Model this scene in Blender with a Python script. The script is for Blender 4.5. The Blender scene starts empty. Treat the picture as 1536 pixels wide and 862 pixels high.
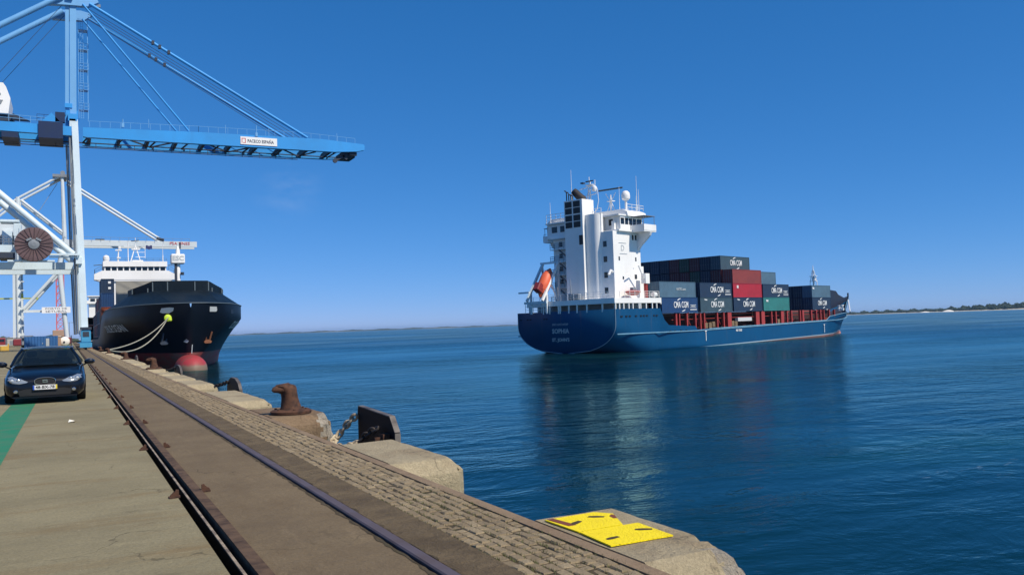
import bpy, bmesh, math, random
from mathutils import Vector, Matrix
random.seed(7)
R = math.radians
sc = bpy.context.scene
COL = sc.collection

# ------------------------------------------------------------------ camera
FPX, PITCH, ROLL, YAW, EYE = 1278.0, R(2.55), R(1.95), R(27.4), 1.5
cam = bpy.data.cameras.new('camera'); camo = bpy.data.objects.new('camera', cam); COL.objects.link(camo)
cam.sensor_width = 36; cam.lens = 36*FPX/1536; cam.clip_start = 0.05; cam.clip_end = 60000
f0 = Vector((math.sin(YAW), math.cos(YAW), 0)); r0 = Vector((math.cos(YAW), -math.sin(YAW), 0)); u0 = Vector((0,0,1))
fw = f0*math.cos(PITCH)+u0*math.sin(PITCH); u1 = -f0*math.sin(PITCH)+u0*math.cos(PITCH)
rt = r0*math.cos(ROLL)-u1*math.sin(ROLL); up = r0*math.sin(ROLL)+u1*math.cos(ROLL)
M = Matrix((rt, up, -fw)).transposed().to_4x4(); M.translation = Vector((0,0,EYE)); camo.matrix_world = M
sc.camera = camo

# ------------------------------------------------------------------ world, sun, exposure
SUN_AZ, SUN_EL = 152.0, 49.0          # azimuth clockwise from +Y
w = bpy.data.worlds.new('World'); sc.world = w; w.use_nodes = True
wn = w.node_tree; bg = wn.nodes['Background']
sky = wn.nodes.new('ShaderNodeTexSky'); sky.sky_type = 'NISHITA'; sky.sun_disc = False
sky.sun_elevation = R(SUN_EL); sky.sun_rotation = R(SUN_AZ); sky.air_density = 0.6; sky.dust_density = 0.0; sky.ozone_density = 8.0
# a little colour grading of the sky model towards the deep clear blue of the day
sep = wn.nodes.new('ShaderNodeSeparateColor'); cmb = wn.nodes.new('ShaderNodeCombineColor'); wn.links.new(sky.outputs[0], sep.inputs[0])
for i, (gam, gain) in enumerate(((1.19, .57), (.67, .555), (.59, .853))):
    a = wn.nodes.new('ShaderNodeMath'); a.operation = 'MULTIPLY'; a.inputs[1].default_value = .125
    b = wn.nodes.new('ShaderNodeMath'); b.operation = 'POWER'; b.inputs[1].default_value = gam
    c = wn.nodes.new('ShaderNodeMath'); c.operation = 'MULTIPLY'; c.inputs[1].default_value = gain*10
    wn.links.new(sep.outputs[i], a.inputs[0]); wn.links.new(a.outputs[0], b.inputs[0]); wn.links.new(b.outputs[0], c.inputs[0]); wn.links.new(c.outputs[0], cmb.inputs[i])
# two faint wisps of high cloud
tcw = wn.nodes.new('ShaderNodeTexCoord'); mpw = wn.nodes.new('ShaderNodeMapping'); mpw.inputs['Scale'].default_value = (14, 14, 40); wn.links.new(tcw.outputs['Generated'], mpw.inputs[0])
nz = wn.nodes.new('ShaderNodeTexNoise'); nz.inputs['Scale'].default_value = 1.0; nz.inputs['Detail'].default_value = 7; nz.inputs['Roughness'].default_value = .62; wn.links.new(mpw.outputs[0], nz.inputs[0])
last = cmb.outputs[0]
for (px_, py_, rad, amt) in ((432, 282, .045, .11), (690, 394, .012, .10)):
    dv = (fw + rt*((px_-768)/FPX) - up*((py_-431)/FPX)).normalized()
    ds = wn.nodes.new('ShaderNodeVectorMath'); ds.operation = 'DISTANCE'; ds.inputs[1].default_value = dv; wn.links.new(tcw.outputs['Generated'], ds.inputs[0])
    m1 = wn.nodes.new('ShaderNodeMapRange'); m1.inputs[1].default_value = rad; m1.inputs[2].default_value = rad*.2; wn.links.new(ds.outputs['Value'], m1.inputs[0])
    m2 = wn.nodes.new('ShaderNodeMapRange'); m2.inputs[1].default_value = .48; m2.inputs[2].default_value = .75; wn.links.new(nz.outputs[0], m2.inputs[0])
    mm = wn.nodes.new('ShaderNodeMath'); mm.operation = 'MULTIPLY'; wn.links.new(m1.outputs[0], mm.inputs[0]); wn.links.new(m2.outputs[0], mm.inputs[1])
    m3 = wn.nodes.new('ShaderNodeMath'); m3.operation = 'MULTIPLY'; m3.inputs[1].default_value = amt; wn.links.new(mm.outputs[0], m3.inputs[0])
    mc = wn.nodes.new('ShaderNodeMix'); mc.data_type = 'RGBA'; mc.inputs[7].default_value = (6.5, 7.5, 9.0, 1); wn.links.new(m3.outputs[0], mc.inputs[0]); wn.links.new(last, mc.inputs[6]); last = mc.outputs[2]
wn.links.new(last, bg.inputs[0]); bg.inputs[1].default_value = 0.10
sl = bpy.data.lights.new('sun', 'SUN'); sl.energy = 5.0; sl.angle = R(0.53); sl.color = (1, .90, .76)
so = bpy.data.objects.new('sun', sl); COL.objects.link(so)
sd = Vector((math.sin(R(SUN_AZ))*math.cos(R(SUN_EL)), math.cos(R(SUN_AZ))*math.cos(R(SUN_EL)), math.sin(R(SUN_EL))))
so.rotation_euler = (-sd).to_track_quat('-Z', 'Y').to_euler(); so.location = (0, -20, 60)
vs = sc.view_settings; vs.view_transform = 'Standard'; vs.look = 'None'; vs.gamma = 1; vs.exposure = 0.0
sc.render.engine = 'CYCLES'

# ------------------------------------------------------------------ materials
def node(nt, t, **k):
    n = nt.nodes.new(t)
    for a, v in k.items(): setattr(n, a, v)
    return n
def noise(nt, vec, scale, detail=4, rough=.55, sx=(1,1,1)):
    mp = node(nt, 'ShaderNodeMapping'); mp.inputs['Scale'].default_value = sx; nt.links.new(vec, mp.inputs[0])
    n = node(nt, 'ShaderNodeTexNoise'); n.inputs['Scale'].default_value = scale; n.inputs['Detail'].default_value = detail; n.inputs['Roughness'].default_value = rough
    nt.links.new(mp.outputs[0], n.inputs[0]); return n.outputs[0]
def ramp(nt, v, a, b):
    n = node(nt, 'ShaderNodeMapRange'); n.inputs[1].default_value = a; n.inputs[2].default_value = b; nt.links.new(v, n.inputs[0]); return n.outputs[0]
def mix(nt, f, a, b):
    n = node(nt, 'ShaderNodeMix', data_type='RGBA')
    if isinstance(f, float): n.inputs[0].default_value = f
    else: nt.links.new(f, n.inputs[0])
    for i, c in ((6, a), (7, b)):
        if isinstance(c, tuple): n.inputs[i].default_value = (*c, 1)
        else: nt.links.new(c, n.inputs[i])
    return n.outputs[2]
def mth(nt, op, a, b=None):
    n = node(nt, 'ShaderNodeMath', operation=op)
    for i, c in enumerate((a, b)):
        if c is None: continue
        if isinstance(c, (int, float)): n.inputs[i].default_value = c
        else: nt.links.new(c, n.inputs[i])
    return n.outputs[0]
def base(name, rough=.6, metal=0.0, spec=.5):
    m = bpy.data.materials.new(name); m.use_nodes = True; nt = m.node_tree; p = nt.nodes['Principled BSDF']
    p.inputs['Roughness'].default_value = rough; p.inputs['Metallic'].default_value = metal; p.inputs['Specular IOR Level'].default_value = spec
    tc = node(nt, 'ShaderNodeTexCoord'); return m, nt, p, tc.outputs['Object']
def bump(nt, p, h, dist, strength=1.0):
    b = node(nt, 'ShaderNodeBump'); b.inputs['Distance'].default_value = dist; b.inputs['Strength'].default_value = strength
    nt.links.new(h, b.inputs['Height']); nt.links.new(b.outputs[0], p.inputs['Normal']); return b
MC = {}
def paint(name, c, c2=None, scale=.35, rough=.5, metal=0.0, streak=True, amt=.5, fine=0.0, spec=.4):
    """painted or bare surface whose wear follows its own patches and runs"""
    if name in MC: return MC[name]
    m, nt, p, oc = base(name, rough, metal, spec)
    c2 = c2 or tuple(x*.72 for x in c)
    a = ramp(nt, noise(nt, oc, scale, 5, .6), .42, .68)
    if streak: a = mth(nt, 'MAXIMUM', a, ramp(nt, noise(nt, oc, scale*3, 4, .6, (1,1,.12)), .52, .72))
    a = mth(nt, 'MULTIPLY', a, amt)
    nt.links.new(mix(nt, a, c, c2), p.inputs['Base Color'])
    if fine: bump(nt, p, noise(nt, oc, 1/fine, 4), fine*.25)
    MC[name] = m; return m
def flat(name, c, rough=.5, metal=0.0, spec=.5):
    if name in MC: return MC[name]
    m, nt, p, oc = base(name, rough, metal, spec); p.inputs['Base Color'].default_value = (*c, 1); MC[name] = m; return m

WHITE = paint('white_paint', (.86,.86,.84), (.62,.60,.55), .12, .45, amt=.35)
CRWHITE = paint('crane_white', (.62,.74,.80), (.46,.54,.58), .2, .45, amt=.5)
CRBLUE = paint('crane_blue', (.03,.31,.74), (.035,.22,.52), .15, .5, amt=.5)
CRPALE = paint('crane_pale_blue', (.16,.40,.70), (.12,.30,.54), .15, .5, amt=.4)
DARKSTEEL = paint('dark_steel', (.025,.04,.07), (.05,.05,.05), .4, .6)
GREYSTEEL = paint('grey_steel', (.22,.25,.28), (.14,.155,.17), .5, .6)
RUST = paint('rust_steel', (.105,.052,.032), (.030,.020,.018), 9, .82, streak=False, amt=.9, fine=.02, spec=.2)
RUSTR = paint('rust_rail_steel', (.12,.078,.05), (.042,.028,.022), 6, .85, streak=False, amt=.9, fine=.015, spec=.15)
RUSTOR = paint('orange_rust', (.26,.10,.045), (.12,.06,.04), 3, .85, streak=False, amt=1)
BLACKR = flat('black_rubber', (.010,.010,.011), .8, 0, .2)
GLASSD = flat('dark_window_glass', (.012,.02,.03), .08)
REDP = paint('red_oxide_paint', (.38,.045,.04), (.22,.035,.03), .8, .55)
ROPE = flat('rope_fibre', (.38,.36,.28), .9)
SHADE_INK = flat('gap_shade_and_print_black', (.006,.006,.006), .9, 0, .08)  # matt black for painted shade in the gaps and for plate characters
LETW = flat('lettering_white', (.78,.80,.80), .6)
LETG = flat('lettering_grey', (.42,.46,.48), .6)
LETR = flat('lettering_red', (.55,.06,.06), .6)
LETB = flat('lettering_dark', (.05,.06,.10), .6)

def concrete(name, c, c2, stain, rough=.88, sc1=.5, bumpd=.004, stainamt=.6, drag=(.35,1,1), wet=None):
    m, nt, p, oc = base(name, rough, 0, .22)
    a = ramp(nt, noise(nt, oc, sc1, 8, .66), .38, .62)
    col = mix(nt, a, c, c2)
    s = ramp(nt, noise(nt, oc, 1.0, 8, .72, drag), .52, .70)
    col = mix(nt, mth(nt, 'MULTIPLY', s, stainamt), col, stain)
    o_ = ramp(nt, noise(nt, oc, 1.7, 7, .8, (drag[0]*1.6, drag[1]*1.3, drag[2])), .585, .66)
    col = mix(nt, mth(nt, 'MULTIPLY', o_, .55), col, tuple(x*.38 for x in c))
    pl_ = ramp(nt, noise(nt, oc, 2.6, 7, .75, (drag[0]*1.5, drag[1], drag[2])), .57, .68)
    col = mix(nt, mth(nt, 'MULTIPLY', pl_, .45), col, tuple(min(.7, x*1.35) for x in c))
    g = ramp(nt, noise(nt, oc, 42, 5, .8), .38, .62)
    col = mix(nt, mth(nt, 'MULTIPLY', g, .55), col, tuple(x*.45 for x in c))
    s2 = ramp(nt, noise(nt, oc, 13, 6, .9), .575, .64)
    col = mix(nt, mth(nt, 'MULTIPLY', s2, .5), col, tuple(x*.33 for x in c))
    s3 = ramp(nt, noise(nt, oc, 17, 4, .85), .66, .69)
    col = mix(nt, mth(nt, 'MULTIPLY', s3, .6), col, tuple(min(.6, x*1.8) for x in c))
    wv_ = node(nt,'ShaderNodeVectorMath',operation='MULTIPLY_ADD'); wn_ = node(nt,'ShaderNodeTexNoise'); wn_.inputs['Scale'].default_value=1.3; wn_.inputs['Detail'].default_value=5; nt.links.new(oc,wn_.inputs[0])
    nt.links.new(wn_.outputs['Color'],wv_.inputs[0]); wv_.inputs[1].default_value=(.9,.9,.9); nt.links.new(oc,wv_.inputs[2])
    vo = node(nt,'ShaderNodeTexVoronoi'); vo.feature='DISTANCE_TO_EDGE'; vo.inputs['Scale'].default_value=.42; nt.links.new(wv_.outputs[0],vo.inputs[0])
    ck = mth(nt,'MULTIPLY',ramp(nt,vo.outputs['Distance'],.0035,.0012),ramp(nt,noise(nt,oc,.9,3),.48,.56)); ck.node.use_clamp=True
    col = mix(nt, mth(nt,'MULTIPLY',ck,.7), col, tuple(x*.3 for x in c))
    nt.links.new(col, p.inputs['Base Color'])
    h = mth(nt, 'ADD', noise(nt, oc, 70, 4, .7), mth(nt, 'MULTIPLY', noise(nt, oc, 7, 6, .6), 2.5))
    bump(nt, p, h, bumpd*1.6); MC[name] = m; return m
APRON = concrete('apron_concrete', (.30,.262,.155), (.225,.195,.115), (.21,.135,.055), stainamt=.75, drag=(.3,1.2,1))
MID = concrete('rail_bed_asphalt', (.205,.155,.09), (.155,.115,.068), (.125,.085,.045), sc1=.8, drag=(1,.4,1))
STRIP = concrete('dirty_rail_edge', (.20,.15,.085), (.13,.095,.055), (.075,.055,.03), sc1=2.5, bumpd=.012)
COPE = concrete('coping_concrete', (.30,.22,.14), (.23,.165,.105), (.18,.10,.055), sc1=1.5)
BLOCKM = concrete('block_concrete', (.50,.42,.27), (.38,.315,.20), (.30,.20,.11), sc1=1.2, bumpd=.012, drag=(1,1,.35))
BLOCKR = concrete('rust_stained_concrete', (.29,.205,.125), (.22,.15,.09), (.20,.085,.035), sc1=1.5, bumpd=.012, stainamt=.9, drag=(1,1,.3))
CHIP = concrete('broken_concrete', (.62,.56,.45), (.50,.43,.33), (.38,.29,.19), sc1=5, bumpd=.03)
WALLM = concrete('quay_wall_concrete', (.22,.19,.15), (.15,.13,.10), (.05,.05,.035), sc1=.7)

def sett_mat():
    m, nt, p, oc = base('granite_setts', .85, 0, .3)
    g = node(nt, 'ShaderNodeNewGeometry')
    ri = g.outputs['Random Per Island']
    c = mix(nt, ri, (.23,.178,.105), (.37,.295,.18))
    n = ramp(nt, noise(nt, oc, 1.2, 5, .65), .40, .62); c = mix(nt, mth(nt,'MULTIPLY',n,.65), c, (.23,.175,.10))
    n = ramp(nt, noise(nt, oc, 60, 4, .7), .35, .7); c = mix(nt, mth(nt,'MULTIPLY',n,.55), c, (.13,.10,.065))
    nt.links.new(c, p.inputs['Base Color'])
    bump(nt, p, noise(nt, oc, 70, 4, .7), .010); return m
SETT = sett_mat()
MORTAR = concrete('sett_joint_dirt', (.12,.092,.055), (.08,.062,.036), (.07,.07,.025), sc1=3, bumpd=.01)

# ------------------------------------------------------------------ helpers
def tag(o, label=None, cat=None, group=None, kind=None):
    if label: o['label'] = label
    if cat: o['category'] = cat
    if group: o['group'] = group
    if kind: o['kind'] = kind
    return o
def empty(name, loc, rz=0, label=None, cat=None, group=None):
    o = bpy.data.objects.new(name, None); COL.objects.link(o); o.empty_display_size = .3
    o.location = loc; o.rotation_euler = (0,0,rz); tag(o, label, cat, group); return o
class MB:
    """collects shapes; origin = what to subtract so coordinates may be written in world space"""
    def __init__(s, org=(0,0,0)): s.v=[]; s.f=[]; s.o=Vector(org)
    def add(s, vs_, fs_):
        n=len(s.v); s.v += [Vector(v)-s.o for v in vs_]; s.f += [tuple(i+n for i in f) for f in fs_]; return s
    def box(s, x0,x1,y0,y1,z0,z1, b=0):
        if b:
            bm=bmesh.new(); bmesh.ops.create_cube(bm,size=1)
            for v in bm.verts: v.co=Vector(((x0+x1)/2+v.co.x*(x1-x0),(y0+y1)/2+v.co.y*(y1-y0),(z0+z1)/2+v.co.z*(z1-z0)))
            bmesh.ops.bevel(bm,geom=bm.edges[:],offset=b,segments=1,affect='EDGES'); bm.verts.index_update()
            s.add([v.co.copy() for v in bm.verts],[[v.index for v in f.verts] for f in bm.faces]); bm.free(); return s
        return s.add([(x0,y0,z0),(x1,y0,z0),(x1,y1,z0),(x0,y1,z0),(x0,y0,z1),(x1,y0,z1),(x1,y1,z1),(x0,y1,z1)],
                     [(3,2,1,0),(4,5,6,7),(0,1,5,4),(1,2,6,5),(2,3,7,6),(3,0,4,7)])
    def beam(s, a, b, w, h, upv=(0,0,1)):
        a=Vector(a); b=Vector(b); d=(b-a).normalized(); u=Vector(upv)
        if abs(d.dot(u))>.98: u=Vector((0,1,0))
        x=d.cross(u).normalized(); z=x.cross(d).normalized(); vs_=[]
        for p in (a,b):
            for sx,sz in ((-1,-1),(1,-1),(1,1),(-1,1)): vs_.append(p+x*sx*w/2+z*sz*h/2)
        return s.add(vs_,[(3,2,1,0),(4,5,6,7),(0,1,5,4),(1,2,6,5),(2,3,7,6),(3,0,4,7)])
    def tube(s, pts, r, n=8, cap=True):
        pts=[Vector(p) for p in pts]; rs=r if isinstance(r,(list,tuple)) else [r]*len(pts); vs_=[]; fs_=[]
        px=None
        for i,p in enumerate(pts):
            d=(pts[min(i+1,len(pts)-1)]-pts[max(i-1,0)]).normalized()
            if px is None: px=d.orthogonal().normalized()
            px=(px-d*px.dot(d)).normalized(); py=d.cross(px)
            for k in range(n):
                t=2*math.pi*k/n; vs_.append(p+(px*math.cos(t)+py*math.sin(t))*rs[i])
        for i in range(len(pts)-1):
            for k in range(n): fs_.append((i*n+k,i*n+(k+1)%n,(i+1)*n+(k+1)%n,(i+1)*n+k))
        if cap: fs_ += [tuple(range(n))[::-1], tuple((len(pts)-1)*n+k for k in range(n))]
        return s.add(vs_,fs_)
    def lathe(s, c, prof, n=20, axis='Z'):
        c=Vector(c); vs_=[]; fs_=[]
        for r,z in prof:
            for k in range(n):
                t=2*math.pi*k/n; q=(r*math.cos(t),r*math.sin(t),z)
                if axis=='Y': q=(q[0],q[2],q[1])
                if axis=='X': q=(q[2],q[0],q[1])
                vs_.append(c+Vector(q))
        for i in range(len(prof)-1):
            for k in range(n): fs_.append((i*n+k,i*n+(k+1)%n,(i+1)*n+(k+1)%n,(i+1)*n+k))
        fs_ += [tuple(range(n))[::-1], tuple((len(prof)-1)*n+k for k in range(n))]
        return s.add(vs_,fs_)
    def prism(s, poly, a, b, axis='Z'):
        """poly: 2-D outline, extruded from a to b along axis"""
        n=len(poly); P={'Z':lambda p,t:(p[0],p[1],t),'Y':lambda p,t:(p[0],t,p[1]),'X':lambda p,t:(t,p[0],p[1])}[axis]
        return s.add([P(p,a) for p in poly]+[P(p,b) for p in poly],[tuple(range(n))[::-1],tuple(range(n,2*n))]+[(i,(i+1)%n,n+(i+1)%n,n+i) for i in range(n)])
    def loft(s, rings, closed=False, cap=False):
        n=len(rings[0]); vs_=[v for r in rings for v in r]; fs_=[]
        for i in range(len(rings)-1):
            for k in range(n if closed else n-1): fs_.append((i*n+k,i*n+(k+1)%n,(i+1)*n+(k+1)%n,(i+1)*n+k))
        if cap: fs_ += [tuple(range(n))[::-1], tuple((len(rings)-1)*n+k for k in range(n))]
        return s.add(vs_,fs_)
    def build(s, name, mat, parent=None, smooth=False, bev=0):
        me=bpy.data.meshes.new(name); me.from_pydata([tuple(v) for v in s.v],[],s.f); me.materials.append(mat)
        bm=bmesh.new(); bm.from_mesh(me); bmesh.ops.recalc_face_normals(bm,faces=bm.faces); bm.to_mesh(me); bm.free()
        if smooth:
            me.shade_smooth()
            try: me.set_sharp_from_angle(angle=R(38))
            except Exception: pass
        o=bpy.data.objects.new(name,me); COL.objects.link(o)
        if parent is not None: o.parent=parent
        return o
def text(name, body, size, org, right, upv, mat, parent=None, ext=.01, align='CENTER', sx=1.0, bold=0.0, thing_org=(0,0,0), fit=None):
    cu=bpy.data.curves.new('tmp','FONT'); cu.body=body; cu.size=size; cu.align_x=align; cu.align_y='CENTER'; cu.extrude=ext; cu.offset=bold; cu.resolution_u=2; cu.space_line=.8
    to=bpy.data.objects.new('tmp',cu); COL.objects.link(to)
    dg=bpy.context.evaluated_depsgraph_get(); dg.update(); me=bpy.data.meshes.new_from_object(to.evaluated_get(dg))
    bpy.data.objects.remove(to); bpy.data.curves.remove(cu)
    if fit:
        xs_=[v.co.x for v in me.vertices]; sx=fit/(max(xs_)-min(xs_))
    x=Vector(right).normalized(); y=Vector(upv); y=(y-x*y.dot(x)).normalized(); z=x.cross(y); o0=Vector(org)-Vector(thing_org)
    for v in me.vertices: v.co=o0+x*v.co.x*sx+y*v.co.y+z*v.co.z
    me.materials.clear(); me.materials.append(mat); me.name=name
    o=bpy.data.objects.new(name,me); COL.objects.link(o)
    if parent is not None: o.parent=parent
    return o
def copy_tree(o, parent=None):
    c=o.copy(); COL.objects.link(c)
    if parent is not None: c.parent=parent
    for ch in list(o.children): copy_tree(ch,c)
    return c
def lerp(tab, x):
    if x<=tab[0][0]: return tab[0][1]
    for (a,va),(b,vb) in zip(tab,tab[1:]):
        if x<=b: return va+(vb-va)*(x-a)/(b-a)
    return tab[-1][1]
def rails(mb, pts, h=1.0, n=2, r=.03, gap=2.0, org=None):
    """handrail along a polyline"""
    pts=[Vector(p) for p in pts]
    for a,b in zip(pts,pts[1:]):
        k=max(1,round((b-a).length/gap))
        for i in range(k+1):
            p=a.lerp(b,i/k); mb.tube([p,p+Vector((0,0,h))],r,4,False)
        for j in range(1,n+1): z=Vector((0,0,h*j/n)); mb.tube([a+z,b+z],r,4,False)

WZ=-3.8; WB=.5
# ------------------------------------------------------------------ water
def water_mat():
    m, nt, p, oc = base('harbour_water', .06, 0, .33)
    p.inputs['IOR'].default_value=1.333
    # teal turned-up water in the wake of the ship, a few worn foam flecks
    sep=node(nt,'ShaderNodeSeparateXYZ'); nt.links.new(oc,sep.inputs[0])
    def blob(cx,cy,rx,ry,rot):
        mp=node(nt,'ShaderNodeMapping'); mp.vector_type='TEXTURE'; mp.inputs['Location'].default_value=(cx,cy,0); mp.inputs['Rotation'].default_value=(0,0,R(rot)); mp.inputs['Scale'].default_value=(rx,ry,1000)
        nt.links.new(oc,mp.inputs[0]); l=node(nt,'ShaderNodeVectorMath',operation='LENGTH'); nt.links.new(mp.outputs[0],l.inputs[0])
        return ramp(nt,l.outputs['Value'],1.0,.25)
    n0=noise(nt,oc,.05,4,.6)
    wake=mth(nt,'MAXIMUM',blob(64,108,26,13,19),mth(nt,'MAXIMUM',blob(30,22,13,6,-15),blob(44,70,26,14,40)))
    wk=mth(nt,'MULTIPLY',wake,ramp(nt,n0,.35,.62))
    col=mix(nt,wk,(.0015,.021,.031),(.006,.055,.055))
    foam=mth(nt,'MULTIPLY',ramp(nt,noise(nt,oc,.9,6,.75,(.35,1,1)),.62,.70),mth(nt,'MAXIMUM',blob(66,112,14,5,10),mth(nt,'MULTIPLY',blob(27,18,9,2.5,-20),.8)))
    col=mix(nt,mth(nt,'MULTIPLY',foam,.55),col,(.45,.55,.58))
    nt.links.new(col,p.inputs['Base Color'])
    rr=ramp(nt,n0,.3,.7); ln=node(nt,'ShaderNodeVectorMath',operation='LENGTH'); nt.links.new(oc,ln.inputs[0])
    off=ramp(nt,ln.outputs['Value'],55,420)   # open water away from the basin is ruffled all over
    lan0=ramp(nt,noise(nt,oc,.012,5,.6,(.5,1.6,1)),.38,.62)
    off=mth(nt,'MULTIPLY',off,mth(nt,'ADD',mth(nt,'MULTIPLY',lan0,.25),.20))
    nt.links.new(mth(nt,'ADD',mth(nt,'ADD',mth(nt,'MULTIPLY',rr,.03),.03),off),p.inputs['Roughness'])
    # waves: calm slicks and rougher lanes
    lanes=ramp(nt,noise(nt,oc,.014,6,.62,(.5,1.6,1)),.42,.58)
    amp=mth(nt,'ADD',mth(nt,'MULTIPLY',lanes,1.15),.18)
    warp=node(nt,'ShaderNodeTexNoise'); warp.inputs['Scale'].default_value=.12; nt.links.new(oc,warp.inputs[0])
    va=node(nt,'ShaderNodeVectorMath',operation='MULTIPLY_ADD'); nt.links.new(warp.outputs['Color'],va.inputs[0]); va.inputs[1].default_value=(4,4,0); nt.links.new(oc,va.inputs[2])
    wv=va.outputs[0]
    def rot(vec,deg,sx):
        mp=node(nt,'ShaderNodeMapping'); mp.inputs['Rotation'].default_value=(0,0,R(deg)); mp.inputs['Scale'].default_value=sx; nt.links.new(vec,mp.inputs[0])
        return mp.outputs[0]
    a=noise(nt,rot(wv,28,(.6,1,1)),2.0,3,.55)
    b=noise(nt,rot(wv,20,(.55,1,1)),.62,3,.5)
    c=noise(nt,rot(wv,45,(.7,1,1)),6.5,3,.6)
    h=mth(nt,'ADD',mth(nt,'MULTIPLY',a,.20),mth(nt,'ADD',mth(nt,'MULTIPLY',b,.40),mth(nt,'MULTIPLY',c,.045)))
    sw=noise(nt,rot(wv,24,(.3,1,1)),.22,2,.5)
    swirl=mth(nt,'MULTIPLY',blob(54,34,34,15,36),.8)
    h=mth(nt,'ADD',mth(nt,'MULTIPLY',h,mth(nt,'SUBTRACT',amp,mth(nt,'MULTIPLY',blob(40,60,56,21,61),mth(nt,'MULTIPLY',amp,.70)))),mth(nt,'MULTIPLY',sw,swirl))
    bmp=bump(nt,p,h,WB,1.0)
    # reflection weighted by the fresnel curve over the dark blue green body of the water
    gl_=node(nt,'ShaderNodeBsdfGlossy'); gl_.inputs['Color'].default_value=(.35,.64,.69,1); fr=node(nt,'ShaderNodeFresnel'); fr.inputs['IOR'].default_value=1.33
    nt.links.new(bmp.outputs[0],gl_.inputs['Normal']); nt.links.new(bmp.outputs[0],fr.inputs['Normal'])
    for l in list(nt.links):
        if l.to_socket==p.inputs['Roughness']: nt.links.new(l.from_socket,gl_.inputs['Roughness'])
    p.inputs['Specular IOR Level'].default_value=0
    mx=node(nt,'ShaderNodeMixShader'); nt.links.new(fr.outputs[0],mx.inputs[0]); nt.links.new(p.outputs[0],mx.inputs[1]); nt.links.new(gl_.outputs[0],mx.inputs[2])
    nt.links.new(mx.outputs[0],nt.nodes['Material Output'].inputs['Surface']); return m
W=MB(); xs=[-60,0,8,30,80,200,500,1500,5000,22000]; ys=[-200,-20,0,20,60,150,400,1200,4000,22000]
for i in range(len(xs)-1):
    for j in range(len(ys)-1):
        x0,x1,y0,y1=xs[i],xs[i+1],ys[j],ys[j+1]; W.add([(x0,y0,WZ),(x1,y0,WZ),(x1,y1,WZ),(x0,y1,WZ)],[(0,1,2,3)])
wo=W.build('water',water_mat()); tag(wo,kind='structure')
b_=bmesh.new(); b_.from_mesh(wo.data); b_.normal_update(); bmesh.ops.reverse_faces(b_,faces=[f for f in b_.faces if f.normal.z<0]); b_.to_mesh(wo.data); b_.free()

# ------------------------------------------------------------------ quay ground
def struct(mb,name,mat,smooth=False): return tag(mb.build(name,mat,smooth=smooth),kind='structure')
YN,YF=-8.0,1400.0
g=MB(); g.add([(-6000,-60,0),(.87,-60,0),(.87,YF,0),(-6000,YF,0)],[(0,1,2,3)]); g.add([(.87,-60,0),(.87,YF,0),(.87,YF,-.12),(.87,-60,-.12)],[(0,1,2,3)])
g.add([(-6000,YF,0),(3.1,YF,0),(3.1,YF,-.4),(-6000,YF,-.4)],[(0,1,2,3)])
struct(g,'quay_apron',APRON)
g=MB(); g.add([(-6000,YF,-.4),(3.1,YF,-.4),(3.1,9000,-.4),(-6000,9000,-.4)],[(0,1,2,3)])
struct(g,'far_land',concrete('scrub_land',(.12,.12,.07),(.08,.09,.05),(.05,.06,.03),sc1=.02))
g=MB(); g.add([(1.10,-60,0),(1.95,-60,0),(1.95,YF,0),(1.10,YF,0)],[(0,1,2,3)]); g.add([(1.95,-60,0),(1.95,YF,0),(1.95,YF,-.06),(1.95,-60,-.06)],[(0,1,2,3)])
struct(g,'rail_bed',MID)
g=MB(); g.add([(2.095,-60,0),(2.42,-60,0),(2.42,YF,0),(2.095,YF,0)],[(0,1,2,3)]); struct(g,'rail_edge_strip',STRIP)
# channel floor, quay crane rail
t=empty('cable_trench',(1,0,0),label='narrow steel cable trench, its shade painted black, with a rusty cover rail along the quay',cat='trench')
g=MB((1,0,0)); g.box(.872,1.098,-60,YF,-.16,-.12); g.build('trench_floor',SHADE_INK,t)  # floor painted black for the shade down in the trench
g=MB((1,0,0)); g.box(.950,.966,-60,YF,-.119,-.011); g.build('trench_divider',SHADE_INK,t)  # black face paints in the shaded side of the divider
g=MB((1,0,0)); g.box(.948,.968,-60,YF,-.0155,-.006); g.build('divider_edge',paint('lit_edge_steel',(.36,.29,.20),(.08,.055,.04),5,.6,streak=False,amt=1),t)  # top edge coloured bright as the sunlit part of the divider
g=MB((1,0,0)); g.box(1.012,1.10,-60,YF,-.119,.022); g.build('cover_rail',RUSTR,t)
t=empty('crane_rail',(2.02,0,0),label='smooth purplish steel crane rail set in the quay beside the setts',cat='rail')
rl=paint('crane_rail_steel',(.095,.08,.095),(.075,.052,.042),3,.68,streak=False,amt=.6,spec=.25)
g=MB((2.02,0,0)); g.prism([(1.985,-.06),(2.075,-.06),(2.075,.008),(2.065,.018),(1.995,.018),(1.985,.008)],-60,YF,'Y'); g.build('rail_head',rl,t)
g=MB((2.02,0,0)); g.box(1.951,2.094,-60,YF,-.07,-.061); g.build('rail_slot',SHADE_INK,t)  # black strip stands in for shade in the slot
# ragged dirt lip along the rail
def ragged(name,x0,x1,mat,seed,z=.003,amp=.018):
    rnd=random.Random(seed); mb=MB(); y=2.5; L=[];Rr=[]
    while y<60:
        L.append((x0+rnd.uniform(-amp,amp),y,z)); Rr.append((x1+rnd.uniform(-amp,amp)*.3,y,z)); y+=.05+.006*y
    mb.loft([L,Rr]); return struct(mb,name,mat)
ragged('joint_dirt',1.935,1.962,MORTAR,3)
ragged('joint_dirt',2.10,2.088,MORTAR,4,amp=.02)
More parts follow.
